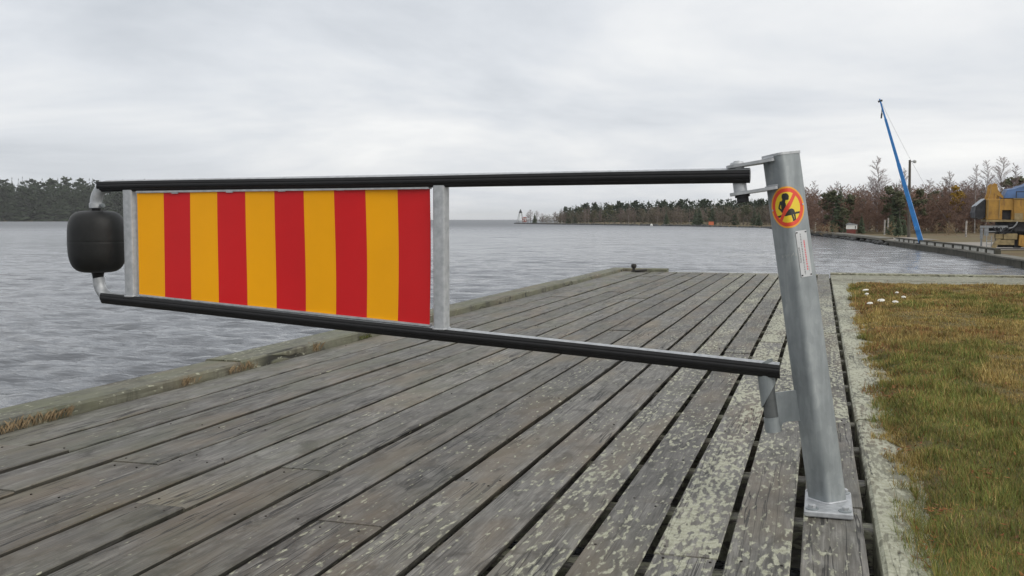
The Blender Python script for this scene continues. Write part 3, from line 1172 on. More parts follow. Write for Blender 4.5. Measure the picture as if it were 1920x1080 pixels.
for i in range(NG):
    for j in range(NG):
        c = sign_colour((i + .5) / NG * 2 - 1, (j + .5) / NG * 2 - 1)
        if c is not None:
            mb.f.append((gp(i, j), gp(i + 1, j), gp(i + 1, j + 1), gp(i, j + 1)))
            mb.mi.append(c)
sgn = mb.build('warning_sign', ['sticker_orange', 'sticker_red', 'sticker_black', 'sticker_yellow'], POST, smooth=True)
sgn['label'] = 'round yellow and red sign forbidding sitting on the barrier'
for u in (-0.92, 0.92):
    mb = MB()
    c0 = post_point(u * SR, SV + 0.004 * u, 0.001)
    c1 = post_point(u * SR, SV + 0.004 * u, 0.004)
    mb.tube([c0, c1], 0.0032, 8)
    mb.build('rivet', 'plate_white', POST, smooth=True)
# small riveted text plate on the right-hand face
PV0, PV1, PU0, PU1 = 0.808, 0.968, 0.016, 0.066
pm = MB()
idx = {}
NU, NV = 40, 150
words = []
rw = random.Random(5)
for line, (uc, uw, col, va, vb) in enumerate(((0.66, 0.13, 2, 0.14, 0.80), (0.40, 0.09, 1, 0.05, 0.95), (0.15, 0.07, 1, 0.33, 0.62), (0.80, 0.07, 3, 0.10, 0.22))):
    v = va
    while v < vb:
        l = rw.uniform(0.018, 0.05)
        words.append((uc - uw / 2, uc + uw / 2, v, min(v + l, vb), col))
        v += l + rw.uniform(0.008, 0.016)


def gq(i, j):
    if (i, j) not in idx:
        idx[(i, j)] = len(pm.v)
        pm.v.append(tuple(post_point(PU0 + (PU1 - PU0) * i / NU, PV0 + (PV1 - PV0) * j / NV, 0.0016)))
    return idx[(i, j)]


for i in range(NU):
    for j in range(NV):
        u, v = (i + .5) / NU, (j + .5) / NV
        c = 0
        for a, b, d, e_, k in words:
            if a < u < b and d < v < e_ and (int(j) % 3 != 0 or k == 2):
                c = {1: 1, 2: 2, 3: 1}[k]
        if 0.055 < u < 0.20 and 0.31 < v < 0.64 and not (0.075 < u < 0.18 and 0.32 < v < 0.63):
            c = 1
        pm.f.append((gq(i, j), gq(i + 1, j), gq(i + 1, j + 1), gq(i, j + 1)))
        pm.mi.append(c)
pm.build('text_plate', ['plate_white', 'plate_ink', 'plate_red_ink'], POST, smooth=True)
for u in (PU0 + 0.005, PU1 - 0.005):
    for v in (PV0 + 0.006, PV1 - 0.006):
        mb = MB()
        mb.tube([post_point(u, v, 0.001), post_point(u, v, 0.0038)], 0.0026, 8)
        mb.build('rivet', 'crane_dark', POST, smooth=True)
# faint chalky scuff on the left-hand face
mb = MB()
rs = random.Random(3)
for k in range(13):
    u0 = -0.052 + k * 0.0052
    h = rs.uniform(.004, .012)
    v0 = 0.885 + rs.uniform(-.004, .004) + k * .0004
    a, b = (u0, v0 - h / 2), (u0 + rs.uniform(-.003, .004), v0 + h / 2)
    w = 0.0007
    mb.add([post_point(a[0] - w, a[1], .0006), post_point(a[0] + w, a[1], .0006), post_point(b[0] + w, b[1], .0006), post_point(b[0] - w, b[1], .0006)], [(0, 1, 2, 3)])
mb.build('chalk_mark', 'scuff_white', POST)

# ------------------------------------------------------------------ the swinging barrier
GH = Vector((-0.260, 3.655, 0.0))
GD = Vector((-0.9970, 0.0771, 0.0))
GN = Vector((-0.0771, -0.9970, 0.0))       # towards the camera
GATE = thing('barrier_gate', GH, 'swing barrier with two black-faced rails, red and yellow striped panel and black end weight', 'barrier')
RT = 0.0265


def gpt(s, z, w=0.0):
    return GH + GD * s + GN * w + Vector((0, 0, z))


ztop = lambda s: 1.154 - 0.001 * s
zbot = lambda s: 0.475 + 0.0571 * (s + 0.115)
SA = 2.907
BR = 0.078
# upper rail with its bend down to the weight
path = [gpt(-0.02, ztop(-0.02))] + [gpt(s, ztop(s)) for s in np.linspace(0.1, SA - BR, 12)]
for k in range(1, 10):
    t = k / 9 * pi / 2
    path.append(gpt(SA - BR + BR * sin(t), ztop(SA) - BR + BR * cos(t)))
path.append(gpt(SA, ztop(SA) - BR - 0.012))
mb = MB()
mb.tube(path, RT, 20)
mb.build('upper_rail', 'galvanised_plate', GATE, smooth=True)
path = [gpt(-0.132, zbot(-0.132))] + [gpt(s, zbot(s)) for s in np.linspace(0.0, SA - BR, 12)]
zz = zbot(SA - BR)
for k in range(1, 10):
    t = k / 9 * (pi / 2 - 0.057)
    path.append(gpt(SA - BR + BR * sin(t + 0.057) - BR * sin(.057), zz + BR - BR * cos(t + 0.057) + 0.0))
path.append(gpt(SA - 0.002, zz + BR + 0.012))
mb = MB()
mb.tube(path, RT, 20)
mb.build('lower_rail', 'galvanised_plate', GATE, smooth=True)
# black ribbed strips on the camera side of the rails


def strip(sa, sb, zf, lo, hi, name='rubber_strip'):
    mb = MB()
    prof = []
    N = 14
    for k in range(N + 1):
        a = radians(lo + (hi - lo) * k / N)
        rib = 0.0050 + (0.0015 if k in (0, N) else 0.0) + (-0.0022 if k in (4, 10) else 0.0)
        prof.append(((RT + rib) * cos(a), (RT + rib) * sin(a)))
    for k in range(N, -1, -1):
        a = radians(lo + (hi - lo) * k / N)
        prof.append(((RT - 0.004) * cos(a), (RT - 0.004) * sin(a)))
    n = len(prof)
    ss = np.linspace(sa, sb, 40)
    vs, fs = [], []
    for s in ss:
        jit = 0.0012 * sin(s * 3.1 + sa)
        vs += [gpt(s, zf(s) + z + jit, w) for w, z in prof]
    for i in range(len(ss) - 1):
        for k in range(n):
            j = (k + 1) % n
            fs.append((i * n + k, i * n + j, i * n + n + j, i * n + n + k))
    fs.append(tuple(range(n - 1, -1, -1)))
    fs.append(tuple((len(ss) - 1) * n + k for k in range(n)))
    mb.add(vs, fs)
    mb.build(name, 'rubber', GATE, smooth=True)


strip(-0.024, 2.875, ztop, -56, 34)
strip(-0.137, 2.872, zbot, -56, 40)
# hinge sleeve between the two arms, coped end plates
mb = MB()
mb.tube([PXF @ Vector((HX, 0, PLEN - 0.1075)), PXF @ Vector((HX, 0, PLEN - 0.023))], 0.0235, 20)
mb.build('hinge_sleeve', 'galvanised_plate', GATE, smooth=True)
# lower sleeve with slanting cut, slipped over the pivot pin
mb = MB()
o_ = Vector((-0.150, -0.01, 0))
vs, fs = [], []
NS = 28
for r in (0.0300, 0.0262):
    for k in range(NS):
        t = 2 * pi * k / NS
        zb = BZ + 0.050 + 0.042 * cos(t)
        zt = BZ + 0.166 + 0.014 * cos(t + 0.5)
        vs.append(PXF @ (o_ + Vector((r * cos(t), r * sin(t), zb))))
        vs.append(PXF @ (o_ + Vector((r * cos(t), r * sin(t), zt))))
for q in range(2):
    for k in range(NS):
        j = (k + 1) % NS
        b = q * NS * 2
        fs.append((b + 2 * k, b + 2 * j, b + 2 * j + 1, b + 2 * k + 1))
for k in range(NS):
    j = (k + 1) % NS
    fs.append((2 * k, 2 * j, NS * 2 + 2 * j, NS * 2 + 2 * k))
    fs.append((2 * k + 1, 2 * j + 1, NS * 2 + 2 * j + 1, NS * 2 + 2 * k + 1))
mb.add(vs, fs)
mb.build('pivot_sleeve', 'galvanised_steel', GATE, smooth=True)
# uprights: rounded square tubes
for s in (1.173, 2.708):
    mb = MB()
    h = 0.0262
    r = 0.010
    out = []
    for q, (cx, cy) in enumerate(((1, 1), (-1, 1), (-1, -1), (1, -1))):
        for k in range(5):
            t = q * pi / 2 + k * pi / 8
            out.append((cx * (h - r) + r * cos(t), cy * (h - r) + r * sin(t)))
    n = len(out)
    vs = [gpt(s + x, zbot(s) + 0.02, y) for x, y in out] + [gpt(s + x, ztop(s) - 0.02, y) for x, y in out]
    fs = [(i, (i + 1) % n, n + (i + 1) % n, n + i) for i in range(n)]
    mb.add(vs, fs)
    mb.build('upright', 'galvanised_plate', GATE, smooth=True)
    wb = MB()
    ring = [gpt(s + x * 1.08, zbot(s) + RT * 0.97 - 0.006 * abs(y) / h, y * 1.08) for x, y in out[::2]]
    wb.tube(ring + [ring[0]], 0.004, 6)
    wb.build('weld', 'galvanised_plate', GATE, smooth=True)
# flat strips that carry the panel
S0, S1 = 2.661, 1.218
for zf, dz, nm in ((ztop, -RT - 0.0025, 'panel_strip'), (zbot, RT + 0.0025, 'panel_strip')):
    mb = MB()
    poly = [(S1, -0.004), (S0, -0.004), (S0, 0.004), (S1, 0.004)]
    mb.prism(poly, -0.010, 0.020, lambda u, v, d: gpt(u, zf(u) + dz + v, d))
    mb.build(nm, 'galvanised_plate', GATE)
# striped panel: a slightly buckled sheet
mb = MB()
NSX, NSZ = 60, 16
wav = lambda s, z: 0.0045 * sin(s * 2.6 + 0.7) + 0.0030 * sin(s * 5.1 + z * 4.0) + 0.0016 * sin(s * 11 + 2 * z) + 0.004 * sin(z * 5.0)
for side, off in ((0, 0.0135), (1, 0.0110)):
    o0 = len(mb.v)
    for i in range(NSX + 1):
        s = S0 + (S1 - S0) * i / NSX
        for j in range(NSZ + 1):
            za = zbot(s) + RT + 0.006
            zb = 1.1165 + (1.1255 - 1.1165) * i / NSX - 0.0005
            z = za + (zb - za) * j / NSZ
            mb.v.append(tuple(gpt(s + 0.0015 * sin(z * 9 + i), z, off + wav(s, z))))
    for i in range(NSX):
        for j in range(NSZ):
            a = o0 + i * (NSZ + 1) + j
            q = (a, a + NSZ + 1, a + NSZ + 2, a + 1)
            mb.f.append(q if side == 0 else q[::-1])
            mb.mi.append(int(i / (NSX / 10)) % 2)
tot = (NSX + 1) * (NSZ + 1)
for i in range(NSX):
    for j in (0, NSZ):
        a = i * (NSZ + 1) + j
        mb.f.append((a, a + NSZ + 1, a + NSZ + 1 + tot, a + tot))
        mb.mi.append(int(i / (NSX / 10)) % 2)
for j in range(NSZ):
    for i in (0, NSX):
        a = i * (NSZ + 1) + j
        mb.f.append((a, a + 1, a + 1 + tot, a + tot))
        mb.mi.append(0 if i == 0 else 1)
pn = mb.build('striped_panel', ['sign_amber', 'sign_red'], GATE, smooth=True)
pn['label'] = 'glossy sheet with ten upright stripes, amber and red by turns'
for s in (1.36, 1.62, 1.90, 2.16, 2.45):
    mb = MB()
    mb.box((-0.016, -0.003, -0.006), (0.016, 0.003, 0.006), xf=Matrix.Translation(gpt(s, 1.1255 - 0.0062 * (s - S1) + 0.001, 0.0185 + wav(s, 1.12))))
    mb.build('panel_clip', 'galvanised_plate', GATE)
# black weight with its necks and the pipe clamp
WZ = 0.899
mb = MB()
prof = []
for k in range(0, 33):
    t = -pi / 2 + pi * k / 32
    cs, sn = cos(t), sin(t)
    rr = 0.127 * abs(cs) ** 0.42
    hh = 0.141 * (abs(sn) ** 0.50) * (1 if sn > 0 else -1)
    if hh > 0:
        rr *= 1.0 - 0.05 * (hh / 0.141) ** 2
    else:
        rr *= 1.0 - 0.09 * (hh / 0.141) ** 2
    prof.append((max(rr, 0.012), hh))
prof = [p_ for p_ in prof if abs(p_[1]) > .02] 
mid = [i for i, p_ in enumerate(prof) if p_[1] > 0][0]
prof[mid:mid] = [(0.1268, -.012), (0.1270, -.003), (0.1266, -.001), (0.1266, .001), (0.1270, .003), (0.1268, .012)]
mb.lathe(prof, gpt(SA, WZ), n=48)
mb.build('end_weight', 'weight_rubber', GATE, smooth=True)
mb = MB()
mb.lathe([(0.020, 0.135), (0.0205, 0.168)], gpt(SA, WZ), n=20)
mb.lathe([(0.0225, -0.172), (0.026, -0.150), (0.030, -0.136)], gpt(SA, WZ), n=20)
mb.build('neck', 'rubber', GATE, smooth=True)
mb = MB()
zc_ = ztop(SA) - BR - 0.006
mb.lathe([(RT + 0.001, -0.016), (RT + 0.004, -0.014), (RT + 0.004, 0.006), (RT + 0.001, 0.008)], gpt(SA, zc_), n=24)
mb.build('clamp_collar', 'galvanised_plate', GATE, smooth=True)
mb = MB()
mb.tube([gpt(SA - 0.024, zc_ - 0.004, .004), gpt(SA - 0.058, zc_ - 0.004, .012)], 0.0065, 10)
mb.tube([gpt(SA - 0.044, zc_ - 0.004, .010), gpt(SA - 0.053, zc_ - 0.004, .012)], 0.0115, 6)
mb.build('clamp_bolt', 'galvanised_steel', GATE)

# ------------------------------------------------------------------ mooring iron at the far corner of the dock
mo = thing('mooring_iron', (-3.38, 19.2, 0.0), 'small dark iron mooring knob with ring at the far left corner of the dock', 'mooring knob')
mb = MB()
mb.lathe([(0.055, -0.004), (0.05, 0.012), (0.028, 0.022), (0.026, 0.065), (0.046, 0.085), (0.055, 0.115), (0.048, 0.142), (0.02, 0.156)], (-3.40, 19.2, 0.0), n=18)
mb.build('knob', 'dark_iron', mo, smooth=True)
mb = MB()
rg = [(-3.26 + 0.10 * cos(t), 19.18 + 0.075 * sin(t), 0.026 + 0.012 * cos(t)) for t in np.linspace(0, 2 * pi, 21)]
mb.tube(rg, 0.022, 8, caps=False)
mb.build('ring', 'dark_iron', mo, smooth=True)

# ------------------------------------------------------------------ far side of the water: land
SHORE = [(9.6, 19.6), (10.0, 30.0), (8.43, 48.2), (7.72, 63.3), (6.5, 76.0), (4.7, 97.6), (2.0, 121.0), (-1.27, 146.4), (-6.5, 205.0), (-12.8, 262.0), (-31.0, 300.6),
         (-59.2, 346.0), (-103.5, 409.0), (-143.6, 480.0)]


def shore_pts(step=3.0):
    out = []
    for (x0, y0), (x1, y1) in zip(SHORE[:-1], SHORE[1:]):
        L = sqrt((x1 - x0) ** 2 + (y1 - y0) ** 2)
        n = max(1, int(L / step))
        for k in range(n):
            out.append((x0 + (x1 - x0) * k / n, y0 + (y1 - y0) * k / n))
    out.append(SHORE[-1])
    return out


def shore_x(y):
    for (x0, y0), (x1, y1) in zip(SHORE[:-1], SHORE[1:]):
        if y0 <= y <= y1:
            return x0 + (x1 - x0) * (y - y0) / (y1 - y0)
    return SHORE[-1][0]


def build_shore():
    sp = shore_pts()
    offs = [0.0, 0.35, 1.2, 3, 7, 14, 26, 45, 80, 140, 260, 500]
    v, f = [], []
    for i, (x, y) in enumerate(sp):
        far = max(0.0, min(1.0, (y - 130) / 120))
        for k, o in enumerate(offs):
            z = -0.745 + 0.012 * o * (0.3 if o < 14 else 1) * 0.5
            if far > 0:
                zz = -1.16 if k == 0 else -0.8 + 0.01 * o
                z = z * (1 - far) + zz * far
            else:
                z = z if k else -0.745
            z += (0.10 * (mnoise.noise((x * .2 + o * .3, y * .2, 0)))) * (1 if o > 8 else 0.15)
            dirx, diry = (0.94, 0.34) if y > 60 else (1.0, 0.0)
            v.append((x + o * dirx, y + o * diry, z))
    n = len(offs)
    for i in range(len(sp) - 1):
        for k in range(n - 1):
            a = i * n + k
            f.append((a, a + 1, a + n + 1, a + n))
    o = raw_mesh('far_shore', v, f, 'shore_ground', smooth=True)
    o['kind'] = 'structure'


build_shore()

# timber quay wall on the near stretch, stones under the bank beyond
qw = thing('quay_wall', (7.5, 60, -1.1), 'dark timber quay wall along the far bank below the crane truck', 'quay wall')
ptsq = [p for p in shore_pts(2.4) if 22 < p[1] < 92]
for (x0, y0), (x1, y1) in zip(ptsq[:-1], ptsq[1:]):
    mb = MB()
    d = Vector((x1 - x0, y1 - y0, 0)).normalized()
    nrm = Vector((-d.y, d.x, 0))
    a, b = Vector((x0, y0, 0)) + d * .01, Vector((x1, y1, 0)) - d * .01
    j = random.uniform(-.02, .02)
    lo, hi = -1.7, -0.78 + random.uniform(-.015, .015)
    P_ = [a + nrm * (.10 + j), b + nrm * (.10 + j), b - nrm * .10, a - nrm * .10]
    mb.add([p + Vector((0, 0, lo)) for p in P_] + [p + Vector((0, 0, hi)) for p in P_], [(0, 3, 2, 1), (4, 5, 6, 7), (0, 1, 5, 4), (1, 2, 6, 5), (2, 3, 7, 6), (3, 0, 4, 7)])
    mb.build('panel', 'quay_timber', qw)
    mb = MB()
    P_ = [a + nrm * (.16 + j), b + nrm * (.16 + j), b - nrm * .55, a - nrm * .55]
    lo, hi = hi + .002, hi + .075
    mb.add([p + Vector((0, 0, lo)) for p in P_] + [p + Vector((0, 0, hi)) for p in P_], [(0, 3, 2, 1), (4, 5, 6, 7), (0, 1, 5, 4), (1, 2, 6, 5), (2, 3, 7, 6), (3, 0, 4, 7)])
    mb.build('cap_slab', 'quay_cap', qw)
gr = thing('guard_rail', (7.3, 70, -0.7), 'low dark timber guard rail on blocks along the quay edge', 'guard rail')
ptsg = [p for p in shore_pts(2.15) if 54.5 < p[1] < 87]
for (x0, y0), (x1, y1) in zip(ptsg[:-1], ptsg[1:]):
    mb = MB()
    mb.box((x0 + .10, y0 - .22, -0.705), (x0 + .36, y0 + .22, -0.50))
    mb.build('stub', 'quay_timber', gr)  # dark piece added to fill the gap, in place of the shade there
    mb = MB()
    d_ = (Vector((x1, y1, 0)) - Vector((x0, y0, 0)))
    a_, b_ = Vector((x0, y0, 0)) + d_ * .13, Vector((x0, y0, 0)) + d_ * .87
    vs = [(a_.x + .13, a_.y, -.704), (a_.x + .36, a_.y, -.704), (b_.x + .36, b_.y, -.704), (b_.x + .13, b_.y, -.704)]
    vs += [(p_[0], p_[1], -.52) for p_ in vs]
    mb.add(vs, [(0, 3, 2, 1), (4, 5, 6, 7), (0, 1, 5, 4), (1, 2, 6, 5), (2, 3, 7, 6), (3, 0, 4, 7)])
    mb.build('kerb_block', 'pale_kerb', gr)
for a, b in ((0, len(ptsg) // 2), (len(ptsg) // 2, len(ptsg) - 1)):
    mb = MB()
    for i in range(a, b):
        (x0, y0), (x1, y1) = ptsg[i], ptsg[i + 1]
        vs = [(x0 + .08, y0, -.498), (x0 + .38, y0, -.498), (x1 + .38, y1, -.498), (x1 + .08, y1, -.498)]
        vs += [(p[0], p[1], -.43) for p in vs]
        mb.add(vs, [(0, 3, 2, 1), (4, 5, 6, 7), (0, 1, 5, 4), (1, 2, 6, 5), (2, 3, 7, 6), (3, 0, 4, 7)])
    mb.build('beam', 'quay_timber', gr)
rv = thing('bank_revetment', (0, 120, -1.1), 'pale timber edging over dark wet stones on the far bank', 'bank')
ptsr = [p for p in shore_pts(3.2) if 91 < p[1] < 160]
for (x0, y0), (x1, y1) in zip(ptsr[:-1], ptsr[1:]):
    mb = MB()
    jz = random.uniform(-.05, .05)
    vs = [(x0 - .05, y0, -.80 + jz), (x0 + 1.1, y0, -.76), (x1 + 1.1, y1 - .02, -.76), (x1 - .05, y1 - .02, -.80 + jz)]
    vs += [(p[0], p[1], p[2] + .20) for p in vs]
    mb.add(vs, [(0, 3, 2, 1), (4, 5, 6, 7), (0, 1, 5, 4), (1, 2, 6, 5), (2, 3, 7, 6), (3, 0, 4, 7)])
    mb.build('edge_timber', 'quay_cap', rv)
stones = MB()
for k in range(900):
    y = random.uniform(88, 480)
    x = shore_x(y) - random.uniform(-.1, .5) * (1 if y < 160 else 1.6)
    r = random.uniform(.12, .32) * (1 if y < 160 else 1.5 if y < 300 else 2.4)
    prof = [(r * .5, -.5 * r), (r, -.1 * r), (r * .8, .45 * r), (r * .3, .7 * r)]
    stones.lathe(prof, (x, y, WATER_Z + random.uniform(0, .12)), (random.uniform(-.4, .4), random.uniform(-.4, .4), 1), 6)
so = stones.build('shore_stones', 'wet_stone')
tag(so, 'dark wet stones heaped along the far waterline', 'stones', kind='stuff')
mb = MB()
mb.add([(7.9, 62, -.722), (15.5, 64, -.70), (13.5, 84, -.70), (6.6, 82, -.722)], [(0, 1, 2, 3)])
pv = mb.build('pavement', 'gravel')
pv['kind'] = 'structure'
mb = MB()
mb.add([(5.6, 91.0, -.71), (9.6, 91.5, -.69), (8.2, 104, -.69), (4.8, 103.5, -.71)], [(0, 1, 2, 3)])
pv = mb.build('pavement', 'gravel')
pv['kind'] = 'structure'

# ------------------------------------------------------------------ trees


def tubes_np(segs, sides=3):
    """segs: (p0, p1, r0, r1) -> numpy verts, tris"""
    V, F = [], []
    n0 = 0
    for p0, p1, r0, r1 in segs:
        d = p1 - p0
        if d.length < 1e-6:
            continue
        d.normalize()
        a = d.orthogonal().normalized()
        b = d.cross(a)
        tip = r1 <= 1e-5
        for k in range(sides):
            t = 2 * pi * k / sides
            V.append(p0 + (a * cos(t) + b * sin(t)) * r0)
        if tip:
            V.append(p1)
            for k in range(sides):
                F.append((n0 + k, n0 + (k + 1) % sides, n0 + sides))
            n0 += sides + 1
        else:
            for k in range(sides):
                t = 2 * pi * k / sides
                V.append(p1 + (a * cos(t) + b * sin(t)) * r1)
            for k in range(sides):
                j = (k + 1) % sides
                F.append((n0 + k, n0 + j, n0 + sides + j))
                F.append((n0 + k, n0 + sides + j, n0 + sides + k))
            n0 += 2 * sides
    return np.array([tuple(p) for p in V]), np.array(F)


def bare_tree(h, rnd, spread=0.22, nb=34, twigs=7, lowest=0.25, rtw=0.012):
    """trunk segments and branch segments"""
    tr, br = [], []
    pts = [Vector((0, 0, -0.2))]
    for k in range(1, 9):
        z = h * k / 8
        pts.append(Vector((rnd.gauss(0, .012) * h * k / 8, rnd.gauss(0, .012) * h * k / 8, z)))
    r0 = h * 0.0115
    for k in range(8):
        tr.append((pts[k], pts[k + 1], r0 * (1 - k / 8) + .006, r0 * (1 - (k + 1) / 8) + .005))
    for i in range(nb):
        f = lowest + (1 - lowest) * (i + rnd.random()) / nb
        k = min(7, int(f * 8))
        p = pts[k].lerp(pts[k + 1], f * 8 - k)
        L = h * spread * (1.15 - f) ** 0.7 * rnd.uniform(.6, 1.3) * (0.5 + min(1, (f - lowest) / .25) * .5)
        az = rnd.uniform(0, 2 * pi)
        up = rnd.uniform(.25, 1.05)
        d = Vector((cos(az), sin(az), up)).normalized()
        q = p
        rb = max(.005, r0 * .20 * (1 - f) + .003)
        ns = 3
        for s in range(ns):
            d2 = (d + Vector((rnd.gauss(0, .15), rnd.gauss(0, .15), rnd.gauss(.08, .12)))).normalized()
            q2 = q + d2 * L / ns
            br.append((q, q2, rb * (1 - s / ns) + rtw * .4, rb * (1 - (s + 1) / ns) + rtw * .4))
            for t in range(twigs // 2 if s == 0 else twigs):
                w = q.lerp(q2, rnd.random())
                td = (d2 + Vector((rnd.gauss(0, .6), rnd.gauss(0, .6), rnd.gauss(.15, .45)))).normalized()
                w2 = w + td * L * rnd.uniform(.18, .45)
                br.append((w, w2, rtw, 0.0))
            q = q2
            d = d2
    return tubes_np(tr, 6), tubes_np(br, 3)


def spruce(h, rnd, tiers=26, per=9, width=0.19, lowest=0.06, bough=0.22):
    V, F = [], []
    n0 = 0
    for t in range(tiers):
        f = lowest + (1 - lowest) * t / tiers
        z = h * f
        L0 = h * width * (1 - f) ** 0.85 + .04 * h * (1 - f)
        for k in range(per if f < .85 else max(4, per // 2)):
            az = rnd.uniform(0, 2 * pi)
            L = L0 * rnd.uniform(.55, 1.2)
            dr = -0.22 * L + rnd.uniform(-.1, .18) * L
            w = L * bough + .02 * h * .3
            zz = z + rnd.uniform(-.5, .5) * h / tiers
            c, s = cos(az), sin(az)
            th = L * .12
            V += [(c * L * .06, s * L * .06, zz + th), (c * L * .55 - s * w, s * L * .55 + c * w, zz + dr * .45 - th), (c * L * .55 + s * w, s * L * .55 - c * w, zz + dr * .45 - th),
                  (c * L, s * L, zz + dr), (c * L * .55, s * L * .55, zz + dr * .4 + th)]
            F += [(n0, n0 + 1, n0 + 4), (n0, n0 + 4, n0 + 2), (n0 + 1, n0 + 3, n0 + 4), (n0 + 4, n0 + 3, n0 + 2), (n0 + 1, n0 + 2, n0 + 3)]
            n0 += 5
    V += [(.012 * h, 0, h * .93), (-.006 * h, .01 * h, h * .93), (-.006 * h, -.01 * h, h * .93), (0, 0, h * 1.02)]
    F += [(n0, n0 + 1, n0 + 3), (n0 + 1, n0 + 2, n0 + 3), (n0 + 2, n0, n0 + 3)]
    return np.array(V), np.array(F)


def pine_crown(h, rnd, n=600, base=0.45, rad=0.17):
    V, F = [], []
    n0 = 0
    cl = []
    for k in range(15):
        f = base + (1 - base) * rnd.random() ** .8
        a = rnd.uniform(0, 2 * pi)
        rr = h * rad * (1.12 - f) ** .5 * rnd.random() ** .5
        cl.append((cos(a) * rr, sin(a) * rr, h * f * .97, h * rad * rnd.uniform(.28, .52)))
    for k in range(n):
        c = rnd.choice(cl)
        d = Vector((rnd.gauss(0, 1), rnd.gauss(0, 1), rnd.gauss(0, .7))).normalized() * c[3] * rnd.random() ** .4
        p = Vector(c[:3]) + d
        s = h * .018 * rnd.uniform(.6, 1.5) * (2.3 if n < 140 else 1.0)
        a = Vector((rnd.gauss(0, 1), rnd.gauss(0, 1), rnd.gauss(0, .6))).normalized()
        b = a.orthogonal().normalized()
        e = a.cross(b)
        V += [tuple(p + a * s * 1.8), tuple(p + b * s - a * s * .4), tuple(p - b * s * .5 + e * s * .8 - a * s * .4), tuple(p - b * s * .5 - e * s * .8 - a * s * .4)]
        F += [(n0, n0 + 1, n0 + 2), (n0, n0 + 2, n0 + 3), (n0, n0 + 3, n0 + 1), (n0 + 1, n0 + 3, n0 + 2)]
        n0 += 4
    return np.array(V), np.array(F)


def straight_trunk(h, r, rnd):
    pts = [Vector((rnd.gauss(0, .006) * h, rnd.gauss(0, .006) * h, -.2 + (h + .2) * k / 5)) for k in range(6)]
    return tubes_np([(pts[k], pts[k + 1], r * (1 - k / 5.4), r * (1 - (k + 1) / 5.4)) for k in range(5)], 6)


def np_me(name, vf, mat):
    o = raw_mesh(name, vf[0], vf[1], mat)
    me = o.data
    bpy.data.objects.remove(o)
    return me


rt = random.Random(21)
KINDS = {}
for k in range(5):
    h = 7.0
    t_, c_ = bare_tree(h, rt, spread=rt.uniform(.20, .27), nb=84, twigs=24, lowest=.14, rtw=.0042)
    KINDS['birch', k] = (np_me('trunk', t_, 'birch_bark' if k < 2 else 'grey_bark'), np_me('crown', c_, 'birch_twig'), h)
for k in range(3):
    h = 6.0
    KINDS['spruce', k] = (np_me('trunk', straight_trunk(h * .9, .09, rt), 'grey_bark'), np_me('crown', spruce(h, rt, 30, 11), 'spruce_needles'), h)
for k in range(3):
    h = 7.0
    KINDS['pine', k] = (np_me('trunk', straight_trunk(h * .93, .10, rt), 'grey_bark'), np_me('crown', pine_crown(h, rt, 900, .30 + .08 * k), 'pine_needles'), h)
h = 6.0
t_, c_ = bare_tree(h, rt, spread=.24, nb=34, twigs=6)
KINDS['yellow', 0] = (np_me('trunk', t_, 'grey_bark'), np_me('crown', pine_crown(h, rt, 700, .35, .2), 'yellow_leaves'), h)


def plant_tree(name, kind, k, loc, height, label, cat, group=None, fat=1.0):
    tm, cm, h = KINDS[kind, k]
    o = thing(name, loc, label, cat, group)
    s = height / h
    o.scale = (s * fat, s * fat, s)
    o.rotation_euler = (0, 0, rt.uniform(0, 6.28))
    for nm, me in (('trunk', tm), ('crown', cm)):
        c = bpy.data.objects.new(nm, me)
        COL.objects.link(c)
        c.parent = o
    return o


GZ = -0.55
# right bank: birches and conifers one can tell apart
tall = [(2.87, 150, 9.9, 0, 'tallest bare birch left of the blue boom across the water', 1.15), (-0.35, 160, 7.2, 1, 'bare birch just right of the post on the far bank', 1.0),
        (0.55, 165, 6.4, 2, 'slim bare tree above the small white hut on the left of the far bank', 1.0),
        (4.15, 150, 8.3, 3, 'bare birch standing just left of the wooden lamp pole', .9),
        (6.35, 140, 7.4, 4, 'bare birch left of the yellow-leaved tree', 1.0), (7.6, 135, 7.9, 0, 'bare birch above the left end of the crane truck', .9),
        (8.1, 138, 8.6, 1, 'tall bare birch behind the cab end of the crane truck', 1.0), (8.75, 136, 8.9, 2, 'tall twin-topped bare birch behind the crane truck housing', 1.0),
        (9.4, 140, 8.2, 3, 'bare birch behind the blue tarpaulin', 1.0), (7.05, 142, 6.4, 2, 'short bare birch right of the yellow-leaved tree', 1.2)]
for b, d, hh, k, lab, fat in tall:
    p = polar(b, d, GZ)
    plant_tree('bare_birch', 'birch', k, p, hh, lab, 'tree', fat=fat)
plant_tree('yellow_leaved_tree', 'yellow', 0, polar(6.72, 138, GZ), 5.6, 'small tree with yellow autumn leaves in the far thicket', 'tree', fat=1.1)
for i in range(62):
    b = -1.3 + 12.3 * (i + rt.random()) / 62
    d = rt.uniform(138, 185)
    plant_tree('bare_birch', 'birch', rt.randrange(5), polar(b, d, GZ), d / 1900 * rt.uniform(58, 90), 'bare brown tree in the thicket on the right bank', 'tree', 'bare trees of the right-bank thicket', fat=rt.uniform(1.0, 1.5))
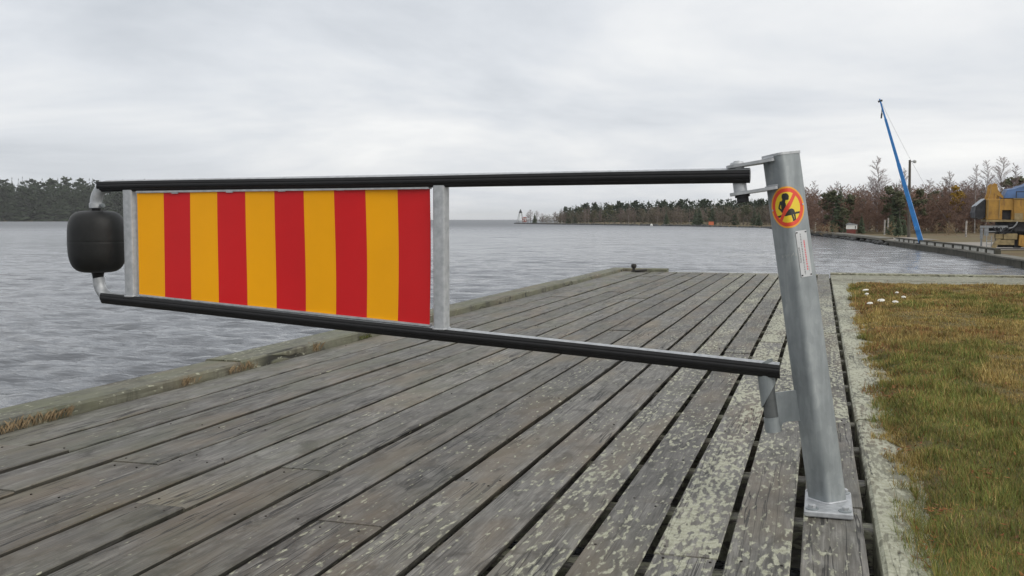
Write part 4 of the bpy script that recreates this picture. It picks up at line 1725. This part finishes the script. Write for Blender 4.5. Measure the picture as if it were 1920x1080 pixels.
for i, (b, d, hh, kd) in enumerate([(0.62, 134, 5.5, 'pine'), (1.0, 133, 6.0, 'spruce'), (0.25, 136, 5.0, 'pine'), (1.5, 135, 5.0, 'pine'), (3.5, 133, 5.6, 'pine'), (3.8, 132, 6.1, 'spruce'),
                                   (4.0, 131, 5.2, 'pine'), (4.9, 134, 5.2, 'pine'), (2.1, 128, 2.4, 'spruce'), (2.0, 150, 5.0, 'pine'), (5.6, 150, 5.4, 'pine'), (6.0, 155, 6.0, 'spruce'), (1.2, 128, 3.2, 'pine'),
                                   (3.95, 110, 2.2, 'spruce'), (3.6, 118, 2.4, 'spruce'), (4.25, 112, 1.7, 'spruce'), (9.1, 150, 7.0, 'pine'), (9.7, 150, 7.2, 'pine'), (7.9, 150, 6.4, 'spruce')]):
    plant_tree('dark_%s' % kd, kd, i % 3, polar(b, d, GZ - .1), hh, 'dark green %s among the bare trees on the right bank' % kd, 'tree', 'dark %ss on the right bank' % kd, fat=1.15)

# brush: the brown mass under the trees, one thicket
def replicate(variants, places):
    V, F = [], []
    n0 = 0
    for vi, p, s, sz, az in places:
        v, f = variants[vi]
        c, q = cos(az), sin(az)
        w = np.c_[(v[:, 0] * c - v[:, 1] * q) * s + p[0], (v[:, 0] * q + v[:, 1] * c) * s + p[1], v[:, 2] * sz + p[2]]
        V.append(w)
        F.append(f + n0)
        n0 += len(w)
    return np.concatenate(V), np.concatenate(F)


bv = []
for k in range(6):
    _, c_ = bare_tree(3.6, rt, spread=.36, nb=21, twigs=8, lowest=.02, rtw=.0125)
    bv.append(c_)
bv2 = []
for k in range(6):
    _, c_ = bare_tree(3.6, rt, spread=.40, nb=15, twigs=6, lowest=.02, rtw=.030)
    bv2.append(c_)
pl_ = []
for i in range(400):
    b = rt.uniform(-1.6, 11.5)
    d = rt.uniform(131, 178)
    s = rt.uniform(1.05, 1.72)
    pl_.append((rt.randrange(6), polar(b, d, GZ - .1), s * 1.15, s * d / 150, rt.uniform(0, 6.28)))
v, f = replicate(bv, pl_)
tag(raw_mesh('brush', v, f, 'brush_twig'), 'dense leafless brown brush under the trees on the right bank', 'brush', kind='stuff')
pl_ = []
for i in range(46):
    b = rt.uniform(-1.3, 10)
    d = rt.uniform(112, 132)
    s = rt.uniform(.18, .42)
    pl_.append((rt.randrange(6), polar(b, d, GZ - .15), s * 1.4, s, rt.uniform(0, 6.28)))
v, f = replicate(bv2, pl_)
tag(raw_mesh('dry_weeds', v, f, 'dry_straw'), 'knee-high straw coloured weeds in front of the far thicket', 'weeds', kind='stuff')

# wooded spit running out into the lake
sv = [spruce(8, rt, 11, 5, .20, .03, .42) for _ in range(5)]
pv_ = [pine_crown(8, rt, 85, .15, .2) for _ in range(4)]


def spit_at(b):
    """distance of the waterline at a bearing"""
    t = np.interp(b, [-16.65, -14.2, -9.7, -5.9, -2.75, -1.1], [500, 422, 351, 302, 266, 180])
    return float(t)


pl1, pl2, pl3 = [], [], []
for i in range(290):
    b = rt.uniform(-15.4, -1.6)
    d = spit_at(b) + rt.uniform(14, 60)
    s = rt.uniform(4.0, 6.2) / 3.6 * (0.6 + 0.4 * min(1, (b + 15.4) / 2))
    pl1.append((rt.randrange(6), polar(b, d, -.75), s * 1.2, s, rt.uniform(0, 6.28)))
for i in range(680):
    b = rt.uniform(-14.2, -1.2)
    e_ = np.interp(b, [-14.2, -13, -9, -5, -1.2], [7.5, 10.5, 12.5, 13.0, 13.0])
    d = spit_at(b) + rt.uniform(120, 300)
    hh = e_ * rt.uniform(.72, 1.05) / 8 * (d / 590)
    (pl2 if rt.random() < .80 else pl3).append((rt.randrange(4), polar(b, d, -.3), hh, hh, rt.uniform(0, 6.28)))
v, f = replicate(bv2, pl1)
tag(raw_mesh('brush', v, f, 'spit_twig'), 'low brown brush along the wooded spit across the lake', 'brush', kind='stuff')
v1, f1 = replicate(sv, pl2)
v2, f2 = replicate(pv_, pl3)
tag(raw_mesh('spit_forest', np.r_[v1, v2], np.r_[f1, f2 + len(v1)], 'far_needles'), 'low grey-green forest behind the wooded spit on the horizon', 'forest', kind='stuff')
for i in range(46):
    b = -14.6 + 13.0 * (i + rt.random()) / 46
    d = spit_at(b) + rt.uniform(10, 40)
    kd = rt.choice(['spruce', 'pine', 'pine', 'birch', 'birch'])
    hh = d / 1900 * rt.uniform(17, 30) * (0.75 + .25 * min(1, (b + 14.6) / 3)) + 1.2
    nm = {'spruce': 'spit_spruce', 'pine': 'spit_pine', 'birch': 'spit_birch'}[kd]
    plant_tree(nm, kd, rt.randrange(3), polar(b, d, -.75), hh, {'spruce': 'small spruce on the wooded spit across the lake', 'pine': 'small bushy pine on the wooded spit across the lake', 'birch': 'leafless small birch on the wooded spit across the lake'}[kd],
               'tree', kd + ' trees on the spit', fat=1.3)
plant_tree('spit_spruce', 'spruce', 1, polar(-6.45, spit_at(-6.45) + 8, -.8), 5.9, 'darkest solitary spruce standing in front of the spit, left of the orange board', 'tree', fat=1.5)
plant_tree('spit_spruce', 'spruce', 0, polar(-15.62, 470, -.8), 5.2, 'solitary small spruce beside the lattice beacon', 'tree', fat=1.3)
for b, hh in ((-16.0, 5.2), (-15.85, 6.3), (-15.5, 5.8), (-15.2, 4.6)):
    plant_tree('spit_birch', 'birch', 2, polar(b, 478, -.8), hh, 'leafless sapling close behind the lattice beacon on the spit', 'tree', 'saplings behind the beacon', fat=1.5)

# wooded shore on the left, far across the lake
hl = MB()
bs = np.linspace(-60, -24, 60)
for i, b in enumerate(bs):
    hgt = 16 * min(1, max(.05, (-25.5 - b) / 12)) * (0.8 + .3 * mnoise.noise((b * .25, 0, 0)))
    for d, z in ((1195, -1.6), (1203, -0.2), (1240, hgt * .25), (1330, hgt), (1700, hgt * .9)):
        hl.v.append(tuple(polar(b, d, z)))
for i in range(59):
    for k in range(4):
        a = i * 5 + k
        hl.f.append((a, a + 1, a + 6, a + 5))
        hl.mi.append(0)
tag(hl.build('far_hill', 'shore_ground', smooth=True), kind='structure')
pl2, pl3 = [], []
for i in range(1250):
    b = rt.uniform(-50, -26.5)
    d = 1201 + 150 * rt.random() ** 1.6
    e_ = min(1, max(.12, (-25.5 - b) / 10))
    hg = 16 * min(1, max(.05, (-25.5 - b) / 12))
    z = -0.5 + hg * min(1, max(0, (d - 1215) / 115))
    hh = rt.uniform(28, 37) * e_ ** .4 / 8
    w = hh * rt.uniform(.9, 1.4)
    (pl2 if rt.random() < .80 else pl3).append((rt.randrange(4), polar(b, d, z), w, hh, rt.uniform(0, 6.28)))
v1, f1 = replicate(sv, pl2)
v2, f2 = replicate(pv_, pl3)
tag(raw_mesh('far_forest', np.r_[v1, v2], np.r_[f1, f2 + len(v1)], 'far_needles'), 'dark conifer forest on the far shore at the left', 'forest', kind='stuff')

# ------------------------------------------------------------------ crane truck on the far quay
tb = polar(7.97, 65.0, -0.735)
TR = thing('crane_truck', tb, 'old yellow crane truck under blue and grey tarpaulins on the far quay', 'crane truck')


def tbox(name, mat, *boxes, bev=0.0):
    mb = MB()
    for lo, hi in boxes:
        mb.box(tuple(Vector(lo) + tb), tuple(Vector(hi) + tb), bev=bev)
    return mb.build(name, mat, TR)


tbox('housing_panel', 'crane_yellow', ((0.17, 0, 1.72), (0.93, 2.3, 2.93)), bev=.03)
tbox('housing_panel', 'crane_yellow', ((0.935, .06, 2.28), (1.60, 2.3, 2.93)), ((0.935, .06, 1.72), (1.02, 2.3, 2.279)), ((1.52, .06, 1.72), (1.60, 2.3, 2.279)))
tbox('housing_opening', 'crane_dark', ((1.021, .30, 1.76), (1.519, 2.2, 2.278)))
tbox('housing_panel', 'crane_yellow', ((1.605, -.02, 1.72), (5.2, 2.3, 2.90)), bev=.03)
tbox('housing_rim', 'crane_dusty', ((1.60, -.05, 2.901), (5.2, 2.3, 2.955)))
tbox('sill', 'crane_dusty', ((0.19, -.05, 1.60), (5.2, 2.2, 1.718)))
mb = MB()
for y0 in (0.25, 1.7):
    mb.prism([(.30, 2.935), (.72, 2.935), (.74, 3.15), (1.06, 2.96), (1.16, 2.96), (.80, 3.45), (.74, 3.78), (.60, 3.84), (.46, 3.74), (.42, 3.3)], y0, y0 + .22, lambda u, v, d: tb + Vector((u, d, v)))
mb.build('a_frame', 'crane_yellow', TR)


def tarp(name, mat, x0, x1, y0, y1, zf, zb, seed):
    mb = MB()
    n, m = 22, 12
    for i in range(n + 1):
        for j in range(m + 1):
            u, v = i / n, j / m
            x, y = x0 + (x1 - x0) * u, y0 + (y1 - y0) * v
            z = zf(u, v) + .10 * mnoise.noise((x * 1.7 + seed, y * 1.7, 0)) + .05 * mnoise.noise((x * 5 + seed, y * 4, 2))
            if i in (0, n) or j in (0, m):
                z = zb
            mb.v.append(tuple(tb + Vector((x, y, z))))
    for i in range(n):
        for j in range(m):
            a = i * (m + 1) + j
            mb.f.append((a, a + m + 1, a + m + 2, a + 1))
            mb.mi.append(0)
    return mb.build(name, mat, TR, smooth=True)


tarp('tarpaulin', 'tarp_blue', 1.10, 5.3, .15, 2.2, lambda u, v: 3.30 + .42 * min(1, u * 3.0) + .22 * sin(v * pi) - .1 * abs(sin(u * 9)), 2.97, 3)['label'] = 'creased blue tarpaulin over the top'
# grey sheet over the winch at the left end
mb = MB()
ring = [(.165, 2.95), (.02, 2.86), (-.36, 2.52), (-.42, 2.15), (-.38, 1.85), (-.05, 1.74), (.165, 1.9)]
for i in range(9):
    y = .15 + 1.9 * i / 8
    for k, (u, v) in enumerate(ring):
        w = .06 * mnoise.noise((u * 4, y * 2.2, v * 3))
        mb.v.append(tuple(tb + Vector((u + w, y, v + w))))
nk = len(ring)
for i in range(8):
    for k in range(nk):
        j = (k + 1) % nk
        mb.f.append((i * nk + k, i * nk + j, i * nk + nk + j, i * nk + nk + k))
        mb.mi.append(0 if k < 2 else 1)
mb.f.append(tuple(range(nk)))
mb.mi.append(1)
mb.build('winch_cover', ['tarp_grey', 'crane_dark'], TR)
mb = MB()
mb.lathe([(1.05, 1.36), (1.05, 1.598)], tuple(tb + Vector((1.9, 1.2, 0))), n=28)
mb.build('turntable', 'crane_dark', TR, smooth=True)
tbox('chassis', 'crane_dark', ((0.35, .35, .95), (6.8, 1.95, 1.355)), ((1.7, .15, 1.05), (2.6, .349, 1.34)))
tbox('outrigger_beam', 'crane_grey', ((-.10, .05, 1.24), (1.35, .30, 1.38)), ((.12, .06, .80), (.34, .28, 1.239)), ((.95, .06, .92), (1.10, .28, 1.239)), ((.341, .08, 1.0), (.949, .26, 1.07)))
mb = MB()
mb.tube([tb + Vector(p) for p in ((1.38, -.02, 1.22), (1.62, -.02, 1.28), (1.78, -.02, 1.48), (1.82, -.02, 1.62))], .045, 8)
mb.build('hydraulic_hose', 'crane_grey', TR, smooth=True)
tbox('ladder', 'crane_grey', ((.22, .0, .08), (.26, .04, .799)), ((.48, .0, .08), (.52, .04, .799)), ((.261, .005, .25), (.479, .035, .28)), ((.261, .005, .50), (.479, .035, .53)))
tbox('underbody_shadow', 'crane_dark', ((.95, .62, .12), (6.5, 1.9, .949)), ((1.74, .2, .10), (2.1, .61, .57)))  # dark boxes added for the clutter and shadow under the truck
mb = MB()
for k, (y_, r_) in enumerate(((-.03, .035), (.02, .03), (-.06, .028))):
    mb.tube([tb + Vector(p) for p in ((.55 + .2 * k, y_, 1.30), (.75 + .2 * k, y_ - .05, 1.05 - .08 * k), (1.05 + .22 * k, y_ - .04, 1.02), (1.25 + .2 * k, y_, 1.28))], r_, 6)
mb.build('hydraulic_hose', 'crane_dark', TR, smooth=True)
mb = MB()
mb.tube([tb + Vector((-.02, .17, .62)), tb + Vector((-.02, .17, 1.24))], .09, 10)
mb.tube([tb + Vector((-.02, .17, .12)), tb + Vector((-.02, .17, .62))], .055, 10)
mb.lathe([(.22, .0), (.22, .06), (.07, .12)], tuple(tb + Vector((-.02, .17, 0))), n=14)
mb.build('outrigger_jack', 'crane_grey', TR, smooth=True)
tbox('handrail', 'crane_dark', ((1.7, -.03, 2.956), (1.74, .01, 3.35)), ((3.1, -.03, 2.956), (3.14, .01, 3.35)), ((1.741, -.025, 3.30), (3.099, .005, 3.345)))
tbox('counterweight', 'crane_dusty', ((1.66, -.07, 1.73), (2.10, -.021, 2.10)))
tbox('door_frame', 'crane_dusty', ((.24, -.03, 1.80), (.27, -.001, 2.86)), ((.84, -.03, 1.80), (.87, -.001, 2.86)))
tbox('tool_box', 'crane_dusty', ((.72, .02, .62), (1.10, .6, .90)), bev=.02)
tbox('tool_box', 'crane_dusty', ((1.13, .0, .58), (1.86, .6, .92)), bev=.02)
tbox('tool_box', 'crane_dusty', ((.80, .03, .26), (1.72, .6, .56)), bev=.02)
mb = MB()
mb.prism([(.42, .0), (.70, .0), (1.0, .60), (.78, .60), (.62, .36)], -.05, .25, lambda u, v, d: tb + Vector((u, d, v)))
mb.build('outrigger_foot', 'crane_dusty', TR)
mb = MB()
mb.prism([(1.92, .25), (2.28, .12), (2.62, .0), (2.78, .0), (2.42, .46), (2.22, .82), (1.95, .86)], -.10, .30, lambda u, v, d: tb + Vector((u, d, v)))
mb.build('fender', 'crane_yellow', TR)
for wx in (3.02, 4.35, 6.0):
    mb = MB()
    prof = [(.20, -.18), (.54, -.18), (.635, -.13), (.65, 0), (.635, .13), (.54, .18), (.20, .18)]
    mb.lathe(prof, tuple(tb + Vector((wx, .20, .65))), (0, 1, 0), 26)
    w = mb.build('wheel', 'tyre', TR, smooth=True)
    mb = MB()
    mb.lathe([(.32, -.195), (.32, -.17), (.10, -.10)], tuple(tb + Vector((wx, .20, .65))), (0, 1, 0), 18)
    mb.build('rim', 'crane_dusty', w, smooth=True)

# ------------------------------------------------------------------ blue jib boom with stay cable
bb = polar(5.11, 76.3, -0.735)
BM = thing('jib_crane', bb, 'slanting blue boom with winch standing on the quay edge', 'boom')
top = bb + Vector((-2.98, .6, 10.22))
ax = top - bb
mb = MB()
q = ax.normalized().to_track_quat('Z', 'Y').to_matrix().to_4x4()
q.translation = bb
Lb = ax.length
def taper(z0, z1, a0, a1):
    vs = [(-a0, -a0, z0), (a0, -a0, z0), (a0, a0, z0), (-a0, a0, z0), (-a1, -a1, z1), (a1, -a1, z1), (a1, a1, z1), (-a1, a1, z1)]
    mb.add(vs, [(0, 3, 2, 1), (4, 5, 6, 7), (0, 1, 5, 4), (1, 2, 6, 5), (2, 3, 7, 6), (3, 0, 4, 7)], 0, q)
taper(-.05, Lb * .55, .165, .115)
taper(Lb * .55 + .003, Lb * .86, .10, .078)
mb.build('lower_boom', 'boom_blue', BM)
mb = MB()
taper(Lb * .86 + .003, Lb, .06, .045)
mb.build('boom_tip', 'boom_blue', BM)
mb = MB()
mb.lathe([(.16, -.2), (.16, .2)], tuple(q @ Vector((.28, 0, Lb * .11))), (0, 1, 0), 14)
mb.build('winch_drum', 'boom_blue', BM, smooth=True)
mb = MB()
mb.tube([q @ Vector((0, -.15, Lb * .985)), q @ Vector((0, .15, Lb * .985))], .07, 12)
mb.build('pulley', 'roof_dark', BM)
mb = MB()
mb.tube([q @ Vector((-.12, 0, Lb * .95)), q @ Vector((-.12, 0, Lb * .95)) - Vector((0, 0, .5))], .03, 6)
mb.tube([q @ Vector((-.12, 0, Lb * .95)) - Vector((0, 0, .5)), q @ Vector((-.12, 0, Lb * .95)) - Vector((0.03, 0, .85))], [.06, .05], 6)
mb.build('hook', 'roof_dark', BM)
anc = polar(6.9, 96, -0.6)
cp = []
for k in range(25):
    t = k / 24
    p = top.lerp(anc, t)
    p.z -= 4 * .55 * t * (1 - t)
    cp.append(p)
mb = MB()
mb.tube(cp, .008, 5)
mb.build('stay_cable', 'cable_steel', BM)
mb = MB()
mb.box(tuple(bb + Vector((-.35, -.35, -.02))), tuple(bb + Vector((.35, .35, .10))))
mb.build('base_plate', 'roof_dark', BM)

# ------------------------------------------------------------------ lamp pole, hut, posts, beacon, buoys
lp = polar(4.46, 104, -0.72)
LP = thing('lamp_pole', lp, 'dark wooden lamp pole behind the blue boom', 'lamp pole')
mb = MB()
mb.tube([lp, lp + Vector((-.08, 0, 7.35))], [.16, .11], 10)
mb.build('pole', 'pole_wood', LP, smooth=True)
mb = MB()
mb.tube([lp + Vector((-.08, -.05, 7.15)), lp + Vector((.30, -.05, 7.30))], .035, 6)
mb.build('arm', 'cable_steel', LP)
mb = MB()
mb.lathe([(.09, -.16), (.16, -.10), (.17, .05), (.08, .13)], tuple(lp + Vector((.34, -.05, 7.22))), (.2, 0, 1), 12)
mb.build('lamp_head', 'lamp_glass', LP, smooth=True)

hb = polar(1.63, 127, -0.70)
HT = thing('hut', hb, 'small hut with white top and red-brown foot at the far water edge', 'hut')
hbx = lambda lo, hi: (tuple(Vector(lo) + hb), tuple(Vector(hi) + hb))
mb = MB()
mb.box(*hbx((-.62, 0, -.05), (.40, .9, .55)))
mb.build('lower_wall', 'barn_red', HT)
mb = MB()
mb.box(*hbx((-.68, -.05, .553), (.55, .95, 1.05)))
mb.build('upper_wall', 'white_paint', HT)
mb = MB()
mb.box(*hbx((.30, -.06, .60), (.40, -.052, .95)))
mb.build('door_gap', 'roof_dark', HT)
mb = MB()
mb.prism([(-.74, 1.053), (.64, 1.053), (.60, 1.12), (-.35, 1.32), (-.70, 1.14)], -.12, 1.02, lambda u, v, d: hb + Vector((u, d, v)))
mb.build('roof', 'crane_grey', HT)
sb = polar(0.25, 150, -0.62)
SH = thing('shed', sb, 'dark red low shed at the left end of the far bank', 'shed')
mb = MB()
mb.box(tuple(sb + Vector((-.9, 0, 0))), tuple(sb + Vector((.5, 1.5, 1.05))))
mb.build('wall', 'barn_red', SH)
mb = MB()
mb.prism([(-1.05, 1.053), (.65, 1.053), (-.2, 1.5)], -.1, 1.6, lambda u, v, d: sb + Vector((u, d, v)))
mb.build('roof', 'roof_dark', SH)
for b, d, hh, m, lab in ((-0.26, 140, 1.45, 'white_paint', 'white marker post just right of the galvanised post on the far bank'),
                         (1.08, 135, 1.5, 'pole_wood', 'thin pale stake between the shed and the hut'),
                         (3.25, 120, 1.7, 'birch_bark', 'pale stake left of the lamp pole, nearer the hut'),
                         (3.42, 121, 1.9, 'birch_bark', 'pale stake left of the lamp pole, nearer the pole'),
                         (7.2, 108, 1.6, 'birch_bark', 'pale stake left of the crane truck in the weeds')):
    p = polar(b, d, -0.72)
    mb = MB()
    mb.tube([p, p + Vector((.02, 0, hh * .97)), p + Vector((.02, 0, hh))], [.085, .08, .05], 8)
    tag(mb.build('marker_post', m, loc=p, smooth=True), lab, 'post')

nb = polar(-16.42, 497, -1.0)
NV = thing('beacon', nb, 'lattice beacon with dark conical top on the tip of the spit', 'beacon')
mb = MB()
mb.lathe([(2.6, -.5), (2.4, .25), (2.2, .3)], tuple(nb), n=12)
mb.build('base', 'wet_stone', NV)
cs4 = [(-1, -1), (1, -1), (1, 1), (-1, 1)]
for sx, sy in cs4:
    mb = MB()
    mb.tube([nb + Vector((sx * 1.55, sy * 1.55, .25)), nb + Vector((sx * .5, sy * .5, 5.2))], .11, 6)
    mb.build('leg', 'crane_grey', NV)
for z in (1.5, 2.7, 3.8, 4.7):
    r = 1.55 - (z - .25) / 4.95 * 1.05
    mb = MB()
    for i in range(4):
        a, b = cs4[i], cs4[(i + 1) % 4]
        mb.tube([nb + Vector((a[0] * r, a[1] * r, z)), nb + Vector((b[0] * r, b[1] * r, z))], .09, 5)
    mb.build('ring_brace', 'white_paint', NV)
mb = MB()
mb.lathe([(.95, 5.1), (.9, 5.2), (.35, 6.5), (.05, 7.1)], tuple(nb), n=12)
mb.build('cone_top', 'roof_dark', NV)
db = polar(-16.2, 499, -.9)
DM = thing('day_mark', db, 'small red board with white figure beside the beacon', 'board')
mb = MB()
mb.box(tuple(db + Vector((-1.1, 0, .6))), tuple(db + Vector((1.0, .15, 3.1))))
mb.build('panel', 'red_paint', DM)
mb = MB()
for pl0 in ([(-.55, .9), (-.25, .9), (-.05, 2.75), (-.55, 2.75)], [(.05, 2.2), (.3, 2.75), (.75, 2.75), (.75, 1.0), (.45, .9)]):
    mb.prism(pl0, -.03, -.004, lambda u, v, d: db + Vector((u, d, v)))
mb.build('figure', 'white_paint', DM)
mb = MB()
mb.tube([db + Vector((-.8, .25, -.2)), db + Vector((-.8, .25, 2.9))], .08, 6)
mb.tube([db + Vector((.7, .25, -.2)), db + Vector((.7, .25, 2.9))], .08, 6)
mb.build('support', 'pole_wood', DM)

p = polar(-9.08, 338, WATER_Z)
mb = MB()
mb.lathe([(.2, -.3), (.42, 0), (.45, .25), (.3, .55), (.1, .68)], tuple(p), n=14)
tag(mb.build('buoy', 'white_paint', loc=p, smooth=True), 'small white buoy floating in front of the spit', 'buoy')
p = polar(-5.80, 306, -.9)
OB = thing('orange_board', p, 'small orange board on the waterline of the spit', 'board')
mb = MB()
mb.box(tuple(p + Vector((-.75, 0, .25))), tuple(p + Vector((.75, .12, 1.25))))
mb.build('panel', 'orange_paint', OB)
mb = MB()
mb.tube([p + Vector((-.5, .2, -.3)), p + Vector((-.5, .2, 1.2))], .07, 6)
mb.tube([p + Vector((.5, .2, -.3)), p + Vector((.5, .2, 1.2))], .07, 6)
mb.build('support', 'pole_wood', OB)

# ------------------------------------------------------------------ damp autumn air
hz = MB()
hz.box((-12500, -12500, -4.2), (12500, 12500, 75.0))
hm = bpy.data.materials.new('haze')
hm.use_nodes = True
hm.node_tree.nodes.clear()
ho_ = hm.node_tree.nodes.new('ShaderNodeOutputMaterial')
hv_ = hm.node_tree.nodes.new('ShaderNodeVolumePrincipled')
hv_.inputs['Color'].default_value = (0.95, 0.97, 0.99, 1)
hv_.inputs['Density'].default_value = 0.00009
hm.node_tree.links.new(hv_.outputs[0], ho_.inputs['Volume'])
MAT['haze'] = hm
tag(hz.build('haze', 'haze'), 'pale damp haze over the lake', 'haze', kind='stuff')

for o in bpy.data.objects:
    if '_base' in o:
        del o['_base']
